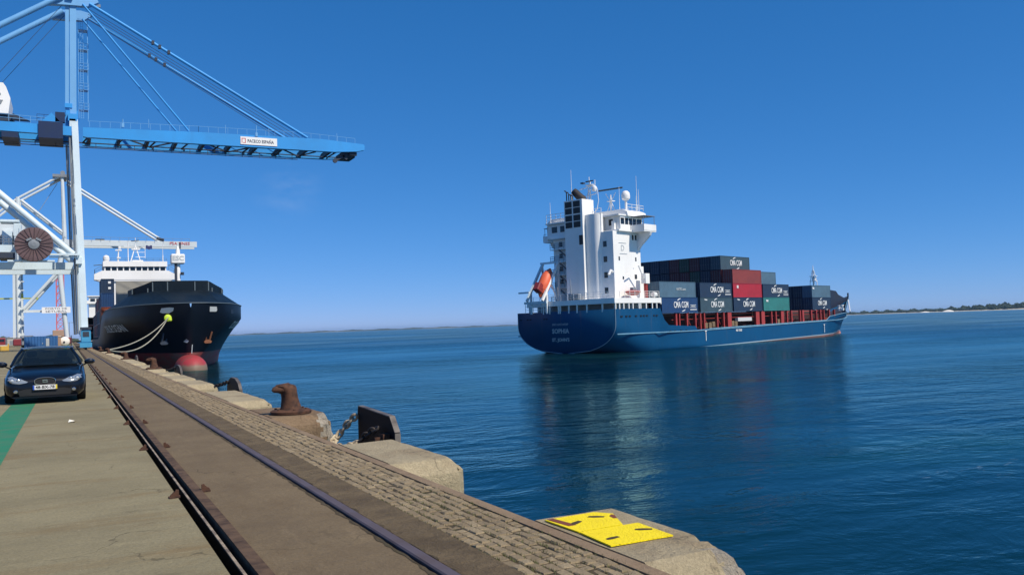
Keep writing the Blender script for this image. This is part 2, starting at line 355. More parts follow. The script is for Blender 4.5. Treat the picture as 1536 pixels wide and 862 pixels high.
# setts
g=MB(); g.add([(2.42,-60,-.011),(3.03,-60,-.011),(3.03,YF,-.011),(2.42,YF,-.011)],[(0,1,2,3)]); struct(g,'sett_bedding',MORTAR)
g=MB(); rnd=random.Random(5); ncol=7; cw=.60/ncol
for k in range(ncol):
    x=2.423+k*cw; y=1.5+rnd.random()*.1
    while y<150:
        L=rnd.uniform(.085,.165)*(1 if y<40 else 2.2); gap=rnd.uniform(.008,.015); z=rnd.uniform(-.009,.004)
        if rnd.random()<.008: y+=L; continue
        j=lambda: rnd.uniform(-.005,.005)
        a,b,c_,d=x+.003+j(),x+cw-.004+j(),y+gap,y+L; e=.008
        dx=rnd.uniform(-.014,.014); wob=.007*math.sin(y*1.3+k*.9)+.004*math.sin(y*3.7+k*2)
        a+=wob; b+=wob
        lo=[(a,c_,-.011),(b,c_+dx,-.011),(b,d+dx,-.011),(a,d,-.011)]; hi=[(a+e,c_+e,z+j()),(b-e,c_+e+dx,z+j()),(b-e,d-e+dx,z+j()),(a+e,d-e,z+j())]
        md=[(a+j(),c_,z-.008),(b,c_+dx,z-.008),(b,d+dx,z-.008),(a,d,z-.008)]
        g.add(lo+md+hi,[(0,1,5,4),(1,2,6,5),(2,3,7,6),(3,0,4,7),(4,5,9,8),(5,6,10,9),(6,7,11,10),(7,4,8,11),(8,9,10,11)])
        y+=L
g.add([(2.42,150,-.002),(3.02,150,-.002),(3.02,YF,-.002),(2.42,YF,-.002)],[(0,1,2,3)])
struct(g,'sett_paving',SETT)
# weeds/moss in the joints
g=MB(); rnd=random.Random(9)
for _ in range(900):
    x=2.43+cw*rnd.randrange(0,8)+rnd.uniform(-.01,.01); y=rnd.choice([rnd.uniform(3.5,9),rnd.gauss(5.0,.35),rnd.gauss(6.8,.5)])
    for _k in range(3):
        a=rnd.uniform(0,6.28); h=rnd.uniform(.006,.018); w_=.006
        g.add([(x,y,-.02),(x+w_*math.cos(a+1),y+w_*math.sin(a+1),-.02),(x+.014*math.cos(a),y+.014*math.sin(a),h)],[(0,1,2)])
tag(g.build('joint_moss',flat('dry_moss',(.10,.11,.035),.9)),'sparse olive moss growing in the sett joints','moss',kind='stuff')
# coping
rnd=random.Random(12); g=MB(); y=-60; L=[];Rr=[];Dn=[];Bt=[];Lb=[]
while y<YF:
    xe=3.155+(rnd.uniform(-.012,.006) if y>0 and y<60 else 0)
    L.append((3.03,y,0)); Lb.append((3.03,y,-.03)); Rr.append((xe-.02,y,.001)); Dn.append((xe,y,-.02)); Bt.append((3.15,y,-7)); y+= .12 if 0<y<60 else 20
g.loft([Lb,L,Rr,Dn,Bt]); struct(g,'quay_coping',COPE)

# green stripe, pale line, litter
gp=paint('green_line_paint',(.02,.19,.09),(.09,.16,.09),3,.7,streak=False,amt=.7)
tag(MB().add([(-1.30,4,.004),(-.79,4,.004),(-.79,400,.004),(-1.30,400,.004)],[(0,1,2,3)]).build('green_line',gp),kind='structure')
tag(MB().add([(-40,64.6,.004),(-1.6,45,.004),(-1.6,45.35,.004),(-40,65.4,.004)],[(0,1,2,3)]).build('pale_line',flat('worn_line_paint',(.42,.38,.25),.8)),kind='structure')
g=MB((0,17.75,0)); g.add([(-.07,17.70,.01),(.05,17.68,.03),(.06,17.80,.015),(-.05,17.83,.05)],[(0,1,2,3)]).add([(-.02,17.6,.01),(.05,17.66,.04),(.03,17.70,.012)],[(0,1,2)])
o=g.build('paper_scrap',flat('white_paper',(.75,.72,.62),.8)); o.location=(0,17.75,0); tag(o,'small crumpled white paper scrap lying on the bare apron','litter')

# trench clips
def clip(loc,side,label):
    t=empty('trench_bracket',loc,0,label,'bracket','rusty brackets along the cable trench')
    s_=side
    g=MB(); g.prism([(-.05,-.05),(.045,-.035),(.05,.04),(.0,.055),(-.055,.03)],0,.014); g.build('foot_plate',RUST,t)
    g=MB(); g.prism([(-.035*s_,.012),(.045*s_,.012),(.035*s_,.035),(.005*s_,.045),(-.01*s_,.075),(-.035*s_,.07)],-.014,.008,'Y'); g.prism([(-.03*s_,.012),(.04*s_,.012),(.01*s_,.05),(-.02*s_,.05)],.018,.034,'Y'); g.build('lug',RUST,t)
    g=MB(); g.lathe((.028*s_,.022,.012),[(.011,0),(.011,.012),(.006,.016)],8); g.build('bolt',RUST,t); return t
ordn=['nearest','second','third','fourth','fifth','sixth','seventh','eighth','ninth','tenth','eleventh','twelfth','thirteenth','fourteenth','fifteenth','sixteenth']
protoL=protoR=None
for i in range(12):
    yl=8.63+3.9*i; yr=8.78+3.8*i
    if i==0:
        protoL=clip((.845,yl,0),-1,''); protoR=clip((1.135,yr,0),1,''); a,b=protoL,protoR
    else:
        a=copy_tree(protoL); a.location=(.845,yl,0); a.rotation_euler.z=random.uniform(-.3,.3); b=copy_tree(protoR); b.location=(1.135,yr,0); b.rotation_euler.z=random.uniform(-.3,.3)
    a['label']=f'{ordn[i]} rusty bracket on the car side of the cable trench'; b['label']=f'{ordn[i]} rusty bracket on the water side of the cable trench'

# ------------------------------------------------------------------ concrete fender blocks
def block(y0,y1,xo,label,mat=BLOCKM,broken=False,seed=1,cat='concrete block'):
    rnd=random.Random(seed); t=empty('concrete_block',(3.6,(y0+y1)/2,0),0,label,cat,'concrete blocks along the quay face')
    bm=bmesh.new(); x0=3.158; zb=-2.6
    bmesh.ops.create_cube(bm,size=1); bmesh.ops.subdivide_edges(bm,edges=bm.edges[:],cuts=19,use_grid_fill=True)
    for v in bm.verts:
        u=v.co.x+.5; q=v.co.y+.5; r_=v.co.z+.5
        v.co=Vector((x0+(xo-x0)*u, y0+(y1-y0)*(q*q*(3-2*q)*.5+q*.5), zb*(1-r_)**1.8))
        c_=.17
        ex=v.co.x-(xo-c_); ez=v.co.z+c_; ey=(y0+c_)-v.co.y; ey2=v.co.y-(y1-c_)
        if ex>0 and ez>0 and ex+ez>c_: k_=(ex+ez-c_)/2; v.co.x-=k_; v.co.z-=k_
        if ey>0 and ez>0 and ey+ez>c_: k_=(ey+ez-c_)/2; v.co.y+=k_; v.co.z-=k_
        if ey2>0 and ez>0 and ey2+ez>c_: k_=(ey2+ez-c_)/2; v.co.y-=k_; v.co.z-=k_
        ex=v.co.x-(xo-.10)
        if ex>0 and ey>0 and ex+ey>.1: k_=(ex+ey-.1)/2; v.co.x-=k_; v.co.y+=k_
    from mathutils import noise as N
    for v in bm.verts:
        if v.co.x<x0+.03: continue
        n=N.fractal(v.co*3+Vector((seed*7,0,0)),.8,2.2,4); am=.005
        side=(v.co.x>xo-.2) or (v.co.y<y0+.15)
        if side: am=.010
        if broken and v.co.y<y0+.5 and v.co.x>xo-.42:
            am=.07; 
            if v.co.x>xo-.18 : v.co.x-=.05+.09*max(0,N.noise(v.co*4)); v.co.z-=.04*abs(N.noise(v.co*9))
        if broken and v.co.x>xo-.14: v.co.x+=.05*N.noise(Vector((0,v.co.y*3.2,seed)))-.03; v.co.z+=(-.02+.03*N.noise(v.co*8)) if v.co.z>-.2 else 0
        d=Vector((1 if v.co.x>xo-.15 else 0,-1 if v.co.y<y0+.1 else 0,.35)).normalized(); v.co+=d*n*am
        if v.co.z>.0: v.co.z*=.4
    me=bpy.data.meshes.new('block_body')
    for v in bm.verts: v.co-=Vector((3.6,(y0+y1)/2,0))
    bmesh.ops.recalc_face_normals(bm,faces=bm.faces); 
    me.materials.append(mat); me.materials.append(CHIP)
    for f in bm.faces:
        c=f.calc_center_median()+Vector((3.6,(y0+y1)/2,0))
        if broken and ((c.x>xo-.07 and N.noise(c*6)>-.2) or (c.x>xo-.34+.16*N.noise(c*5) and c.y<y0+.26)): f.material_index=1
    bm.to_mesh(me); bm.free(); me.shade_smooth()
    try: me.set_sharp_from_angle(angle=R(17))
    except Exception: pass
    o=bpy.data.objects.new('block_body',me); COL.objects.link(o); o.parent=t
    return t
block(4.24,6.02,4.03,'broken edged concrete block under the yellow plates',broken=True,seed=2)
block(9.05,11.42,4.06,'pale chamfered concrete block between the yellow plates and the nearest fender panel',seed=3)
block(15.4,17.9,4.34,'rust stained concrete block under the nearest bollard',mat=BLOCKR,broken=True,seed=4)
bl=[(20.0,24.4),(28.0,31.2),(32.4,36.0),(37.4,39.6),(43.0,46.4),(47.6,51.5),(56,59.5),(60.5,64),(65,67.6),(71,74.5),(75.6,79.5),(84,87.5),(88.6,92),(99,102.5),(103.6,107.5),(112,116)]
for i,(a,b) in enumerate(bl):
    block(a,b,4.08 if i else 4.12,f'{ordn[i]} pale concrete block beyond the nearest bollard along the quay face' ,seed=20+i)

# yellow plates
def plates():
    m,nt,p,oc=base('yellow_chequer_plate',.6,0,.15)
    c=mix(nt,mth(nt,'MULTIPLY',ramp(nt,noise(nt,oc,6,5,.7),.52,.72),.35),(.86,.68,.015),(.62,.42,.02))
    nt.links.new(c,p.inputs['Base Color'])
    ch=node(nt,'ShaderNodeTexVoronoi'); ch.inputs['Scale'].default_value=48; mp=node(nt,'ShaderNodeMapping'); mp.inputs['Scale'].default_value=(1,1.7,1); nt.links.new(oc,mp.inputs[0]); nt.links.new(mp.outputs[0],ch.inputs[0])
    bump(nt,p,ramp(nt,ch.outputs['Distance'],.5,.2),.0035); return m
YP=plates(); DARKHOLE=flat('hatch_slot_dark',(.05,.035,.01),.8); 
def plate(poly,label,slots,rusty,zz):
    cx=sum(p[0] for p in poly)/len(poly); cy=sum(p[1] for p in poly)/len(poly)
    t=empty('cover_plate',(cx,cy,zz),0,label,'steel plate','yellow chequer plates on the broken block')
    L=[(x-cx,y-cy) for x,y in poly]
    MB().prism(L,0,.009).build('plate_sheet',YP,t)
    for (x,y,a,s) in slots:
        ca,sa=math.cos(a),math.sin(a); q=[(-.055,-.012),(-.02,-.024),(.05,-.018),(.055,.012),(.0,.022),(-.045,.016)]
        s*=1.2; MB().prism([(x-cx+(u*ca-v*sa)*s,y-cy+(u*sa+v*ca)*s) for u,v in q],.0093,.0110).build('lifting_slot',DARKHOLE,t)
    for pl in rusty:
        MB().prism([(x-cx,y-cy) for x,y in pl],.0093,.0105).build('rust_patch',flat('bare_rust_patch',(.17,.045,.02),.85),t)
plate([(3.19,5.74),(3.64,5.75),(3.73,5.62),(3.59,5.285),(3.205,5.275)],'farther yellow chequer plate with a rusty brown corner',[(3.33,5.52,.5,1.0),(3.56,5.60,-.6,1.0)],[[(3.20,5.735),(3.262,5.737),(3.300,5.46),(3.232,5.46)],[(3.655,5.56),(3.70,5.60),(3.71,5.565),(3.665,5.47),(3.64,5.48)]],.006)
plate([(3.205,5.265),(3.71,5.262),(3.69,4.82),(3.18,4.83)],'nearer square yellow chequer plate with two slots',[(3.30,4.99,.2,.9),(3.62,5.07,-.5,1.0)],[],.006)

# ------------------------------------------------------------------ bollards
def bollard(loc,label):
    t=empty('mooring_bollard',loc,0,label,'bollard','iron mooring bollards along the quay')
    g=MB()
    prof=[(0,.07,.21,.215),(0,.13,.185,.19),(-.01,.22,.165,.17),(-.02,.32,.15,.16),(-.035,.42,.15,.155),(-.06,.50,.17,.15),(-.10,.555,.19,.13),(-.13,.585,.15,.09),(-.14,.597,.06,.04)]
    rings=[]
    for cx,z,rx,ry in prof: rings.append([(cx+rx*math.cos(a)-(.0),ry*math.sin(a),z) for a in [2*math.pi*k/20 for k in range(20)]])
    g.loft(rings,True,True); g.build('post',RUST,t,True)
    g=MB(); pts=[(-.05,0,.49),(-.17,0,.50),(-.26,0,.50),(-.33,0,.485),(-.36,0,.475)]
    g.tube(pts,[.13,.105,.075,.055,.02],14); g.build('horn',RUST,t,True)
    g=MB().lathe((0,0,0),[(.37,0),(.375,.05),(.34,.075),(.25,.085)],28)
    for k in range(6):
        a=k*math.pi/3+.3; g.lathe((.29*math.cos(a),.29*math.sin(a),.07),[(.028,0),(.028,.028),(.015,.036)],6)
    g.build('base_plate',RUST,t,True); return t
b0=bollard((3.62,16.1,.012),'nearest hooked rusty bollard on the rust stained block')
b0.rotation_euler.z=R(12); b0.scale=(1,1,.92)
for i,(y,l) in enumerate([(44.3,'second hooked bollard from the camera, dark against the black hull'),(68,'third bollard from the camera beside a curved fender panel'),(100,'small far bollard holding the pale mooring ropes'),(128,'farthest bollard beside the black hull')]):
    c=copy_tree(b0); c.location=(3.5,y,0); c['label']=l

# ------------------------------------------------------------------ fender panels with chains
def fender(y0,y1,top,label,flat_=True,first=False,x=4.2):
    cy=(y0+y1)/2; t=empty('quay_fender',(x,cy,0),0,label,'quay fender','black fender panels hung on the quay face')
    L=(y1-y0)/2
    pan=flat('fender_black',(.003,.003,.006),.6,0,.12); edge=paint('fender_edge_light',(.16,.14,.12),(.05,.04,.04),3,.6,streak=False,amt=1)  # paler edge colour paints sunlight onto the panel rim
    if flat_: out=[(-L,-1.6),(-L,top-.22),(-L+.22,top),(L-.05,top+.05),(L,top-.1),(L,-1.6)]
    else: out=[(-L,-1.4),(-L,top-.25),(-L*.75,top-.05),(-L*.3,top+.06),(L*.3,top+.06),(L*.75,top-.05),(L,top-.25),(L,-1.4)]
    MB().prism(out,0,.07,'X').build('panel',pan,t)
    e=.018; g=MB()
    for (a,b) in zip(out[1:-1],out[2:-1]): g.beam((.035,a[0],a[1]+e*.5),(.035,b[0],b[1]+e*.5),.085,.016,(0,-(b[1]-a[1]),(b[0]-a[0])))
    g.beam((.035,out[0][0]-.01,out[0][1]),(.035,out[1][0]-.01,out[1][1]),.085,.016,(0,-1,0)); g.build('rim',edge,t)
    g=MB(); g.box(-.10,0,-L+.25,-L+.45,top-.55,top-.25); g.box(-.08,0,-L+.5,L-.3,top-.60,top-.54); g.box(-.2,-.0,-L+.32,-L+.38,-.9,top-.3); g.build('shackle_bracket',RUST,t)
    g=MB(); g.lathe((-.001,0,-.9),[(.3,0),(.3,-.55),(.36,-.6)],14,'X'); g.build('rubber_cone',BLACKR,t)
    return t
def chain(name,pts,label,n_len=.10,r=.017,mat=None,seed=1):
    """links along a polyline"""
    P=[Vector(p) for p in pts]; seg=[(b-a).length for a,b in zip(P,P[1:])]; tot=sum(seg); k=int(tot/(n_len*.72)); g=MB(P[0]); rnd=random.Random(seed)
    def at(d):
        for i,s_ in enumerate(seg):
            if d<=s_: return P[i].lerp(P[i+1],d/s_)
            d-=s_
        return P[-1]
    for i in range(k):
        c=at(i*n_len*.72+n_len*.3); d=(at(min(tot,i*n_len*.72+n_len*.6))-at(i*n_len*.72)).normalized()
        o_=d.orthogonal().normalized(); q=Matrix.Rotation((i%2)*math.pi/2+rnd.uniform(-.3,.3),3,d); u=q@o_
        ring=[]
        for a in range(12):
            t_=2*math.pi*a/12; ring.append(c+d*math.cos(t_)*n_len*.52+u*math.sin(t_)*n_len*.30)
        ring+=ring[:2]; g.tube(ring,r,6,False)
    o=g.build(name,mat or CHAINM,smooth=True); o.location=P[0]; tag(o,label,'chain','mooring chains at the fender panels'); return o
CHAINM=paint('chain_galvanised',(.52,.44,.30),(.26,.18,.11),6,.75,.0,streak=False,amt=.9)
CHAIND=paint('chain_dark',(.06,.05,.045),(.03,.025,.02),6,.7,.2,streak=False,amt=.9)
fender(11.98,13.80,.20,'nearest black fender panel with chamfered corner and chains',True)
# ledge the chain lies on; its dark concrete stands in for shadow there
g=MB((3.6,13.4,0)); g.box(3.158,4.10,11.5,15.35,-1.4,-.52,.05); o=g.build('fender_ledge',WALLM); o.location=(3.6,13.4,0); tag(o,'low shade-darkened concrete ledge behind the nearest fender panel','ledge')
chain('anchor_chain',[(3.25,14.2,-.42),(3.45,13.9,-.40),(3.6,14.1,-.34),(3.75,13.9,-.36),(3.9,14.1,-.28),(4.0,14.05,-.16),(4.06,13.95,-.04),(4.12,13.82,.06),(4.17,13.72,.12)],'pale chain climbing to the far corner of the nearest fender panel',.15,.024,seed=3)
chain('anchor_chain',[(3.3,13.6,-.42),(3.5,13.7,-.34),(3.55,13.4,-.40),(3.7,13.5,-.30),(3.8,13.2,-.36),(3.85,13.0,-.26),(3.95,12.9,-.20)],'pale chain heaped on the ledge behind the nearest fender panel',.15,.024,seed=5)
chain('anchor_chain',[(3.95,12.9,-.20),(4.0,12.8,-.12),(4.06,12.6,-.02),(4.13,12.4,.04)],'dark taut chain across the back of the nearest fender panel',.14,.022,CHAIND,seed=7)
for i,(y0,y1,l) in enumerate([(25.0,27.2,'second fender panel from the camera, rounded and black with a sunlit rim painted on'),(39.6,42.0,'third fender panel from the camera beside the red bulb'),(53.2,55.2,'fourth fender panel from the camera in front of the black hull'),(67.4,70.0,'fifth fender panel from the camera, small with a pale rim'),(81,83.4,'farthest rounded fender panel along the quay')]):
    fender(y0,y1,.17,l,False)
chain('anchor_chain',[(3.9,27.5,-.04),(4.0,27.2,.0),(4.1,26.9,.06),(4.17,26.6,.12)],'dark chain at the second fender panel',.15,.024,CHAIND,seed=8)
chain('anchor_chain',[(3.9,42.6,-.02),(4.0,42.3,.0),(4.1,41.9,.06),(4.17,41.5,.10)],'dark chain at the third fender panel',.15,.024,CHAIND,seed=9)

# ------------------------------------------------------------------ far shores
def polar(px,d):
    """ground point d metres out in the direction of azimuth px (degrees from +Y)"""
    return (d*math.sin(R(px)), d*math.cos(R(px)))
rnd=random.Random(31)
sand=concrete('pale_beach_sand',(.60,.57,.48),(.50,.47,.38),(.42,.38,.30),sc1=.02,bumpd=.0)
azs=[43+ i*.5 for i in range(0,70)]
def shore_d(a): return lerp([(40,5600),(46,5200),(50,4700),(53,4400),(56,4000),(60,3800),(80,3200)],a)
rings=[[],[],[],[]]
for a in azs:
    d=shore_d(a)+rnd.uniform(-20,20)
    hh=lerp([(43,1.0),(48,1.0),(56,1.6),(60,2.2),(80,3)],a)
    for k,(dd,z) in enumerate(((0,WZ-.5),(25,WZ+1.2*hh),(70,WZ+2.4*hh),(3000,WZ+2.6*hh))): x,y=polar(a,d+dd); rings[k].append((x,y,z))
g=MB(); g.loft(rings); tag(g.build('far_beach',sand,smooth=True),kind='structure')
# pine wood behind the beach: many small crowns massed together
def canopy(name,mat,a0,a1,step,dist,base,hfun,label,seed,rows=4):
    rnd=random.Random(seed); g=MB(); a=a0
    while a<a1:
        for r_ in range(rows):
            d=dist(a)+80+r_*60+rnd.uniform(-25,25); x,y=polar(a+rnd.uniform(-.02,.02),d); h=hfun(a)*rnd.uniform(.65,1.1)*(.7+.15*r_); rr=rnd.uniform(7,14)
            n=6; vs_=[(x,y,base+h*1.0+rnd.uniform(0,2))]
            for lv,(fr,fz) in enumerate(((.7,.85),(1,.55),(.8,.2))):
                for k in range(n):
                    t=2*math.pi*(k+.5*lv)/n; q=rr*fr*rnd.uniform(.7,1.25); vs_.append((x+q*math.cos(t),y+q*math.sin(t),base+h*fz*rnd.uniform(.85,1.1)))
            fs_=[(0,1+k,1+(k+1)%n) for k in range(n)]
            for lv in range(2): fs_+=[(1+lv*n+k,1+lv*n+(k+1)%n,1+(lv+1)*n+(k+1)%n,1+(lv+1)*n+k) for k in range(n)]
            fs_+=[(1+2*n+k,1+2*n+(k+1)%n,len(vs_)) for k in range(n)]; vs_.append((x,y,base-2))
            g.add(vs_,fs_)
        a+=step
    return tag(g.build(name,mat),label,'wood',kind='stuff')
pine=paint('pine_foliage',(.018,.035,.020),(.035,.055,.028),.02,.9,streak=False,amt=.8)
canopy('pine_wood',pine,43,74,.1,shore_d,WZ+2,lambda a: lerp([(43,6),(46,10),(49,12),(52,15),(54,14),(55.5,20),(57,24),(60,26),(74,26)],a)+3*math.sin(a*9),'long dark pine wood along the far shore behind the beach',3)
# low hill masses behind left
hill=concrete('distant_hill_ground',(.06,.08,.06),(.09,.10,.07),(.12,.12,.09),sc1=.003,bumpd=0)
rings=[[],[],[],[]]; sandr=[[],[]]
a=8.0
while a<44:
    d=11000; h=.55*lerp([(8,22),(12,30),(18,34),(24,30),(30,18),(36,12),(44,10)],a)*(1+.25*math.sin(a*3.1)+.12*math.sin(a*11))
    for k,(dd,z) in enumerate(((0,WZ-1),(60,WZ+h*.35),(400,WZ+h),(1500,WZ+h*.6))): x,y=polar(a,d+dd); rings[k].append((x,y,z))
    for k,(dd,z) in enumerate(((-60,WZ-.6),(20,WZ+3*max(.15,math.sin(a*.9)))),): x,y=polar(a,d+dd); sandr[k].append((x,y,z))
    a+=.25
g=MB(); g.loft(rings); tag(g.build('distant_hills',hill,smooth=True),kind='structure')
g=MB(); g.loft(sandr); tag(g.build('distant_beach',sand),kind='structure')
# white dunes/low sheds on the far shore
for (az,wd,ht,lab) in ((53.2,26,5,'smaller pale sand mound on the far shore beach'),(54.45,32,8,'larger bright sand mound on the far shore beach')):
    x,y=polar(az,shore_d(az)-20); g=MB((x,y,WZ)); rr=[]
    for f in (1,.9,.7,.4,.1):
        rr.append([(x+wd*f*math.cos(t)*(1+.15*math.sin(3*t)),y+wd*.6*f*math.sin(t),WZ+.3+ht*(1-f)**.55*(1+.1*math.sin(5*t))) for t in [2*math.pi*k/20 for k in range(20)]])
    g.loft(rr,True,True); o=g.build('sand_mound',flat('white_sand',(.72,.70,.64),.9),smooth=True); o.location=(x,y,WZ); tag(o,kind='structure')

# ------------------------------------------------------------------ containers
CW,CH=2.44,2.9
def corr(mb,x0,x1,yb,z0,z1,out,depth=.05,pitch=.42):
    """trapezoidal corrugated side wall in the xz plane"""
    n=max(4,int((x1-x0)/pitch)); p=(x1-x0)/n; L=[];T=[]
    for i in range(n):
        for fx,fd in ((0,0),(.30,0),(.5,1),(.8,1)): L.append((x0+(i+fx)*p,yb-out*depth*fd,z0)); T.append((x0+(i+fx)*p,yb-out*depth*fd,z1))
    L.append((x1,yb,z0)); T.append((x1,yb,z1)); mb.loft([L,T])
def corr_end(mb,xb,y0,y1,z0,z1,out,depth=.045,pitch=.35):
    n=7; p=(y1-y0)/n; L=[];T=[]
    for i in range(n):
        for fx,fd in ((0,0),(.30,0),(.5,1),(.8,1)): L.append((xb-out*depth*fd,y0+(i+fx)*p,z0)); T.append((xb-out*depth*fd,y0+(i+fx)*p,z1))
    L.append((xb,y1,z0)); T.append((xb,y1,z1)); mb.loft([L,T])
def cbody(L):
    mb=MB(); h=CH-.03; w=CW/2-.01
    corr(mb,-L/2+.12,L/2-.12,-w+.03,.16,h-.08,-1); corr(mb,-L/2+.12,L/2-.12,w-.03,.16,h-.08,1)
    corr_end(mb,L/2-.04,-w+.1,w-.1,.16,h-.1,1)
    mb.add([(-L/2+.06,-w+.05,.1),(L/2-.06,-w+.05,.1),(L/2-.06,w-.05,.1),(-L/2+.06,w-.05,.1)],[(3,2,1,0)])
    mb.add([(-L/2+.05,-w+.04,h-.05),(L/2-.05,-w+.04,h-.05),(L/2-.05,w-.04,h-.05),(-L/2+.05,w-.04,h-.05)],[(0,1,2,3)]); return mb
def cframe(L):
    mb=MB(); h=CH-.03; w=CW/2-.01
    for sx in (-1,1):
        for sy in (-1,1): mb.box(sx*(L/2-.07)-.07,sx*(L/2-.07)+.07,sy*(w-.06)-.06,sy*(w-.06)+.06,0,h)
        mb.box(sx*(L/2-.05)-.05,sx*(L/2-.05)+.05,-w+.12,w-.12,h-.12,h-.003); mb.box(sx*(L/2-.05)-.05,sx*(L/2-.05)+.05,-w+.12,w-.12,.003,.16)
    for sy in (-1,1):
        mb.box(-L/2+.14,L/2-.14,sy*(w-.04)-.04,sy*(w-.04)+.04,h-.09,h-.003); mb.box(-L/2+.14,L/2-.14,sy*(w-.04)-.04,sy*(w-.04)+.04,.003,.16)
    return mb
CPAR={}
def cmesh(kind,L):
    if (kind,L) in CPAR: return CPAR[(kind,L)]
    if kind=='body': mb=cbody(L)
    elif kind=='frame': mb=cframe(L)
    elif kind=='door': mb=MB(); mb.box(-L/2+.02,-L/2+.07,-1.08,-.01,.17,CH-.16)
    elif kind=='rod':
        mb=MB()
        for y in (-.85,-.28): mb.tube([(-L/2-.005,y,.12),(-L/2-.005,y,CH-.12)],.022,6); mb.box(-L/2-.03,-L/2+.01,y-.02,y+.22,1.15,1.20)
    o=mb.build('tmp',GREYSTEEL); me=o.data; bpy.data.objects.remove(o); me.name='container_'+kind; CPAR[(kind,L)]=me; return me
CCOL={}
def ccol(c):
    if c not in CCOL: CCOL[c]=paint('container_paint',c,tuple(x*.62+.01 for x in c),.5,.5,amt=.55); MC.pop('container_paint')
    return CCOL[c]
NAVY=(.018,.04,.085); NAVY2=(.014,.055,.16); SLATE=(.045,.085,.115); GREYBL=(.085,.16,.23); REDC=(.42,.022,.04); BROWNR=(.26,.05,.045); GREENC=(.035,.20,.19); MAROON=(.085,.02,.03); DKBL=(.012,.028,.06); DGREEN=(.02,.06,.045); ORANGEC=(.28,.07,.03); LGREY=(.20,.23,.26)
def part(mesh,name,parent,mat):
    o=bpy.data.objects.new(name,mesh); COL.objects.link(o); o.parent=parent
    if o.data.materials.get(mat.name) is None:
        pass
    o.material_slots[0].link='OBJECT'; o.material_slots[0].material=mat; return o
def container(ship_m,loc,c,L=12.19,label='',group=None,logo=None,side=-1,rot=0,doors=True,detail=True):
    """ship_m: matrix of the place it stands in; loc: centre of its base there"""
    t=empty('shipping_container',(0,0,0),0,label,'container',group)
    t.matrix_world=ship_m@Matrix.Translation(Vector(loc))@Matrix.Rotation(rot,4,'Z')
    m=ccol(c); part(cmesh('body',L),'corrugated_body',t,m)
    if detail: part(cmesh('frame',L),'frame',t,m)
    if doors:
        for s_ in (1,-1):
            d=part(cmesh('door',L),'door',t,m)
            if s_==-1: d.location.y=1.09
            r_=part(cmesh('rod',L),'locking_bars',d,GREYSTEEL)
    if logo:
        y=-(CW/2+.012); rv,uv=(1,0,0),(0,0,1)
        if logo.startswith('cma'):
            text('shipping_line_lettering','CMA CGM',1.65,(.25,y,CH*.50),rv,uv,LETW,t,.006,bold=.012,fit=4.9)
            for sgn,cx,cz in ((1,-.3,2.48),(-1,.9,.42)):
                mb=MB(); pts=[(cx-.75*sgn,cz-.24*sgn),(cx-.5*sgn,cz+.02*sgn),(cx-.05*sgn,cz+.17*sgn),(cx+.6*sgn,cz+.2*sgn),(cx+.15*sgn,cz+.04*sgn),(cx-.3*sgn,cz-.1*sgn)]
                mb.prism([(px_,pz_) for px_,pz_ in pts], y-.004,y+.004,'Y'); mb.build('swoosh_mark',LETW,t)
            if logo=='cma+':
                mb=MB()
                for z_,w_ in ((1.38,2.1),(1.0,2.1),(.62,2.3),(.45,2.3)): mb.box(3.35,3.35+w_,y-.004,y+.004,z_,z_+.07)
                mb.build('code_stripes',LETW,t)
                text('operator_lettering','CARGO',.36,(4.4,y,1.2),rv,uv,LETG,t,.004,bold=.01)
            if logo=='cma#': text('owner_lettering','Triton',.4,(-4.1,y,2.42),rv,uv,LETW,t,.005,bold=.02)
        elif logo=='web': text('owner_lettering','HATFC.com',.62,(1.0,y,1.5),rv,uv,LETG,t,.005,bold=.02)
        elif logo=='mark': text('owner_mark','tex',.75,(-4.4,y,2.2),rv,uv,LETW,t,.005,bold=.03)
        elif logo=='square': mb=MB(); mb.box(-4.6,-3.9,y-.004,y+.004,1.85,2.45); mb.build('owner_mark',flat('pale_mark',(.65,.6,.6)),t)
    return t

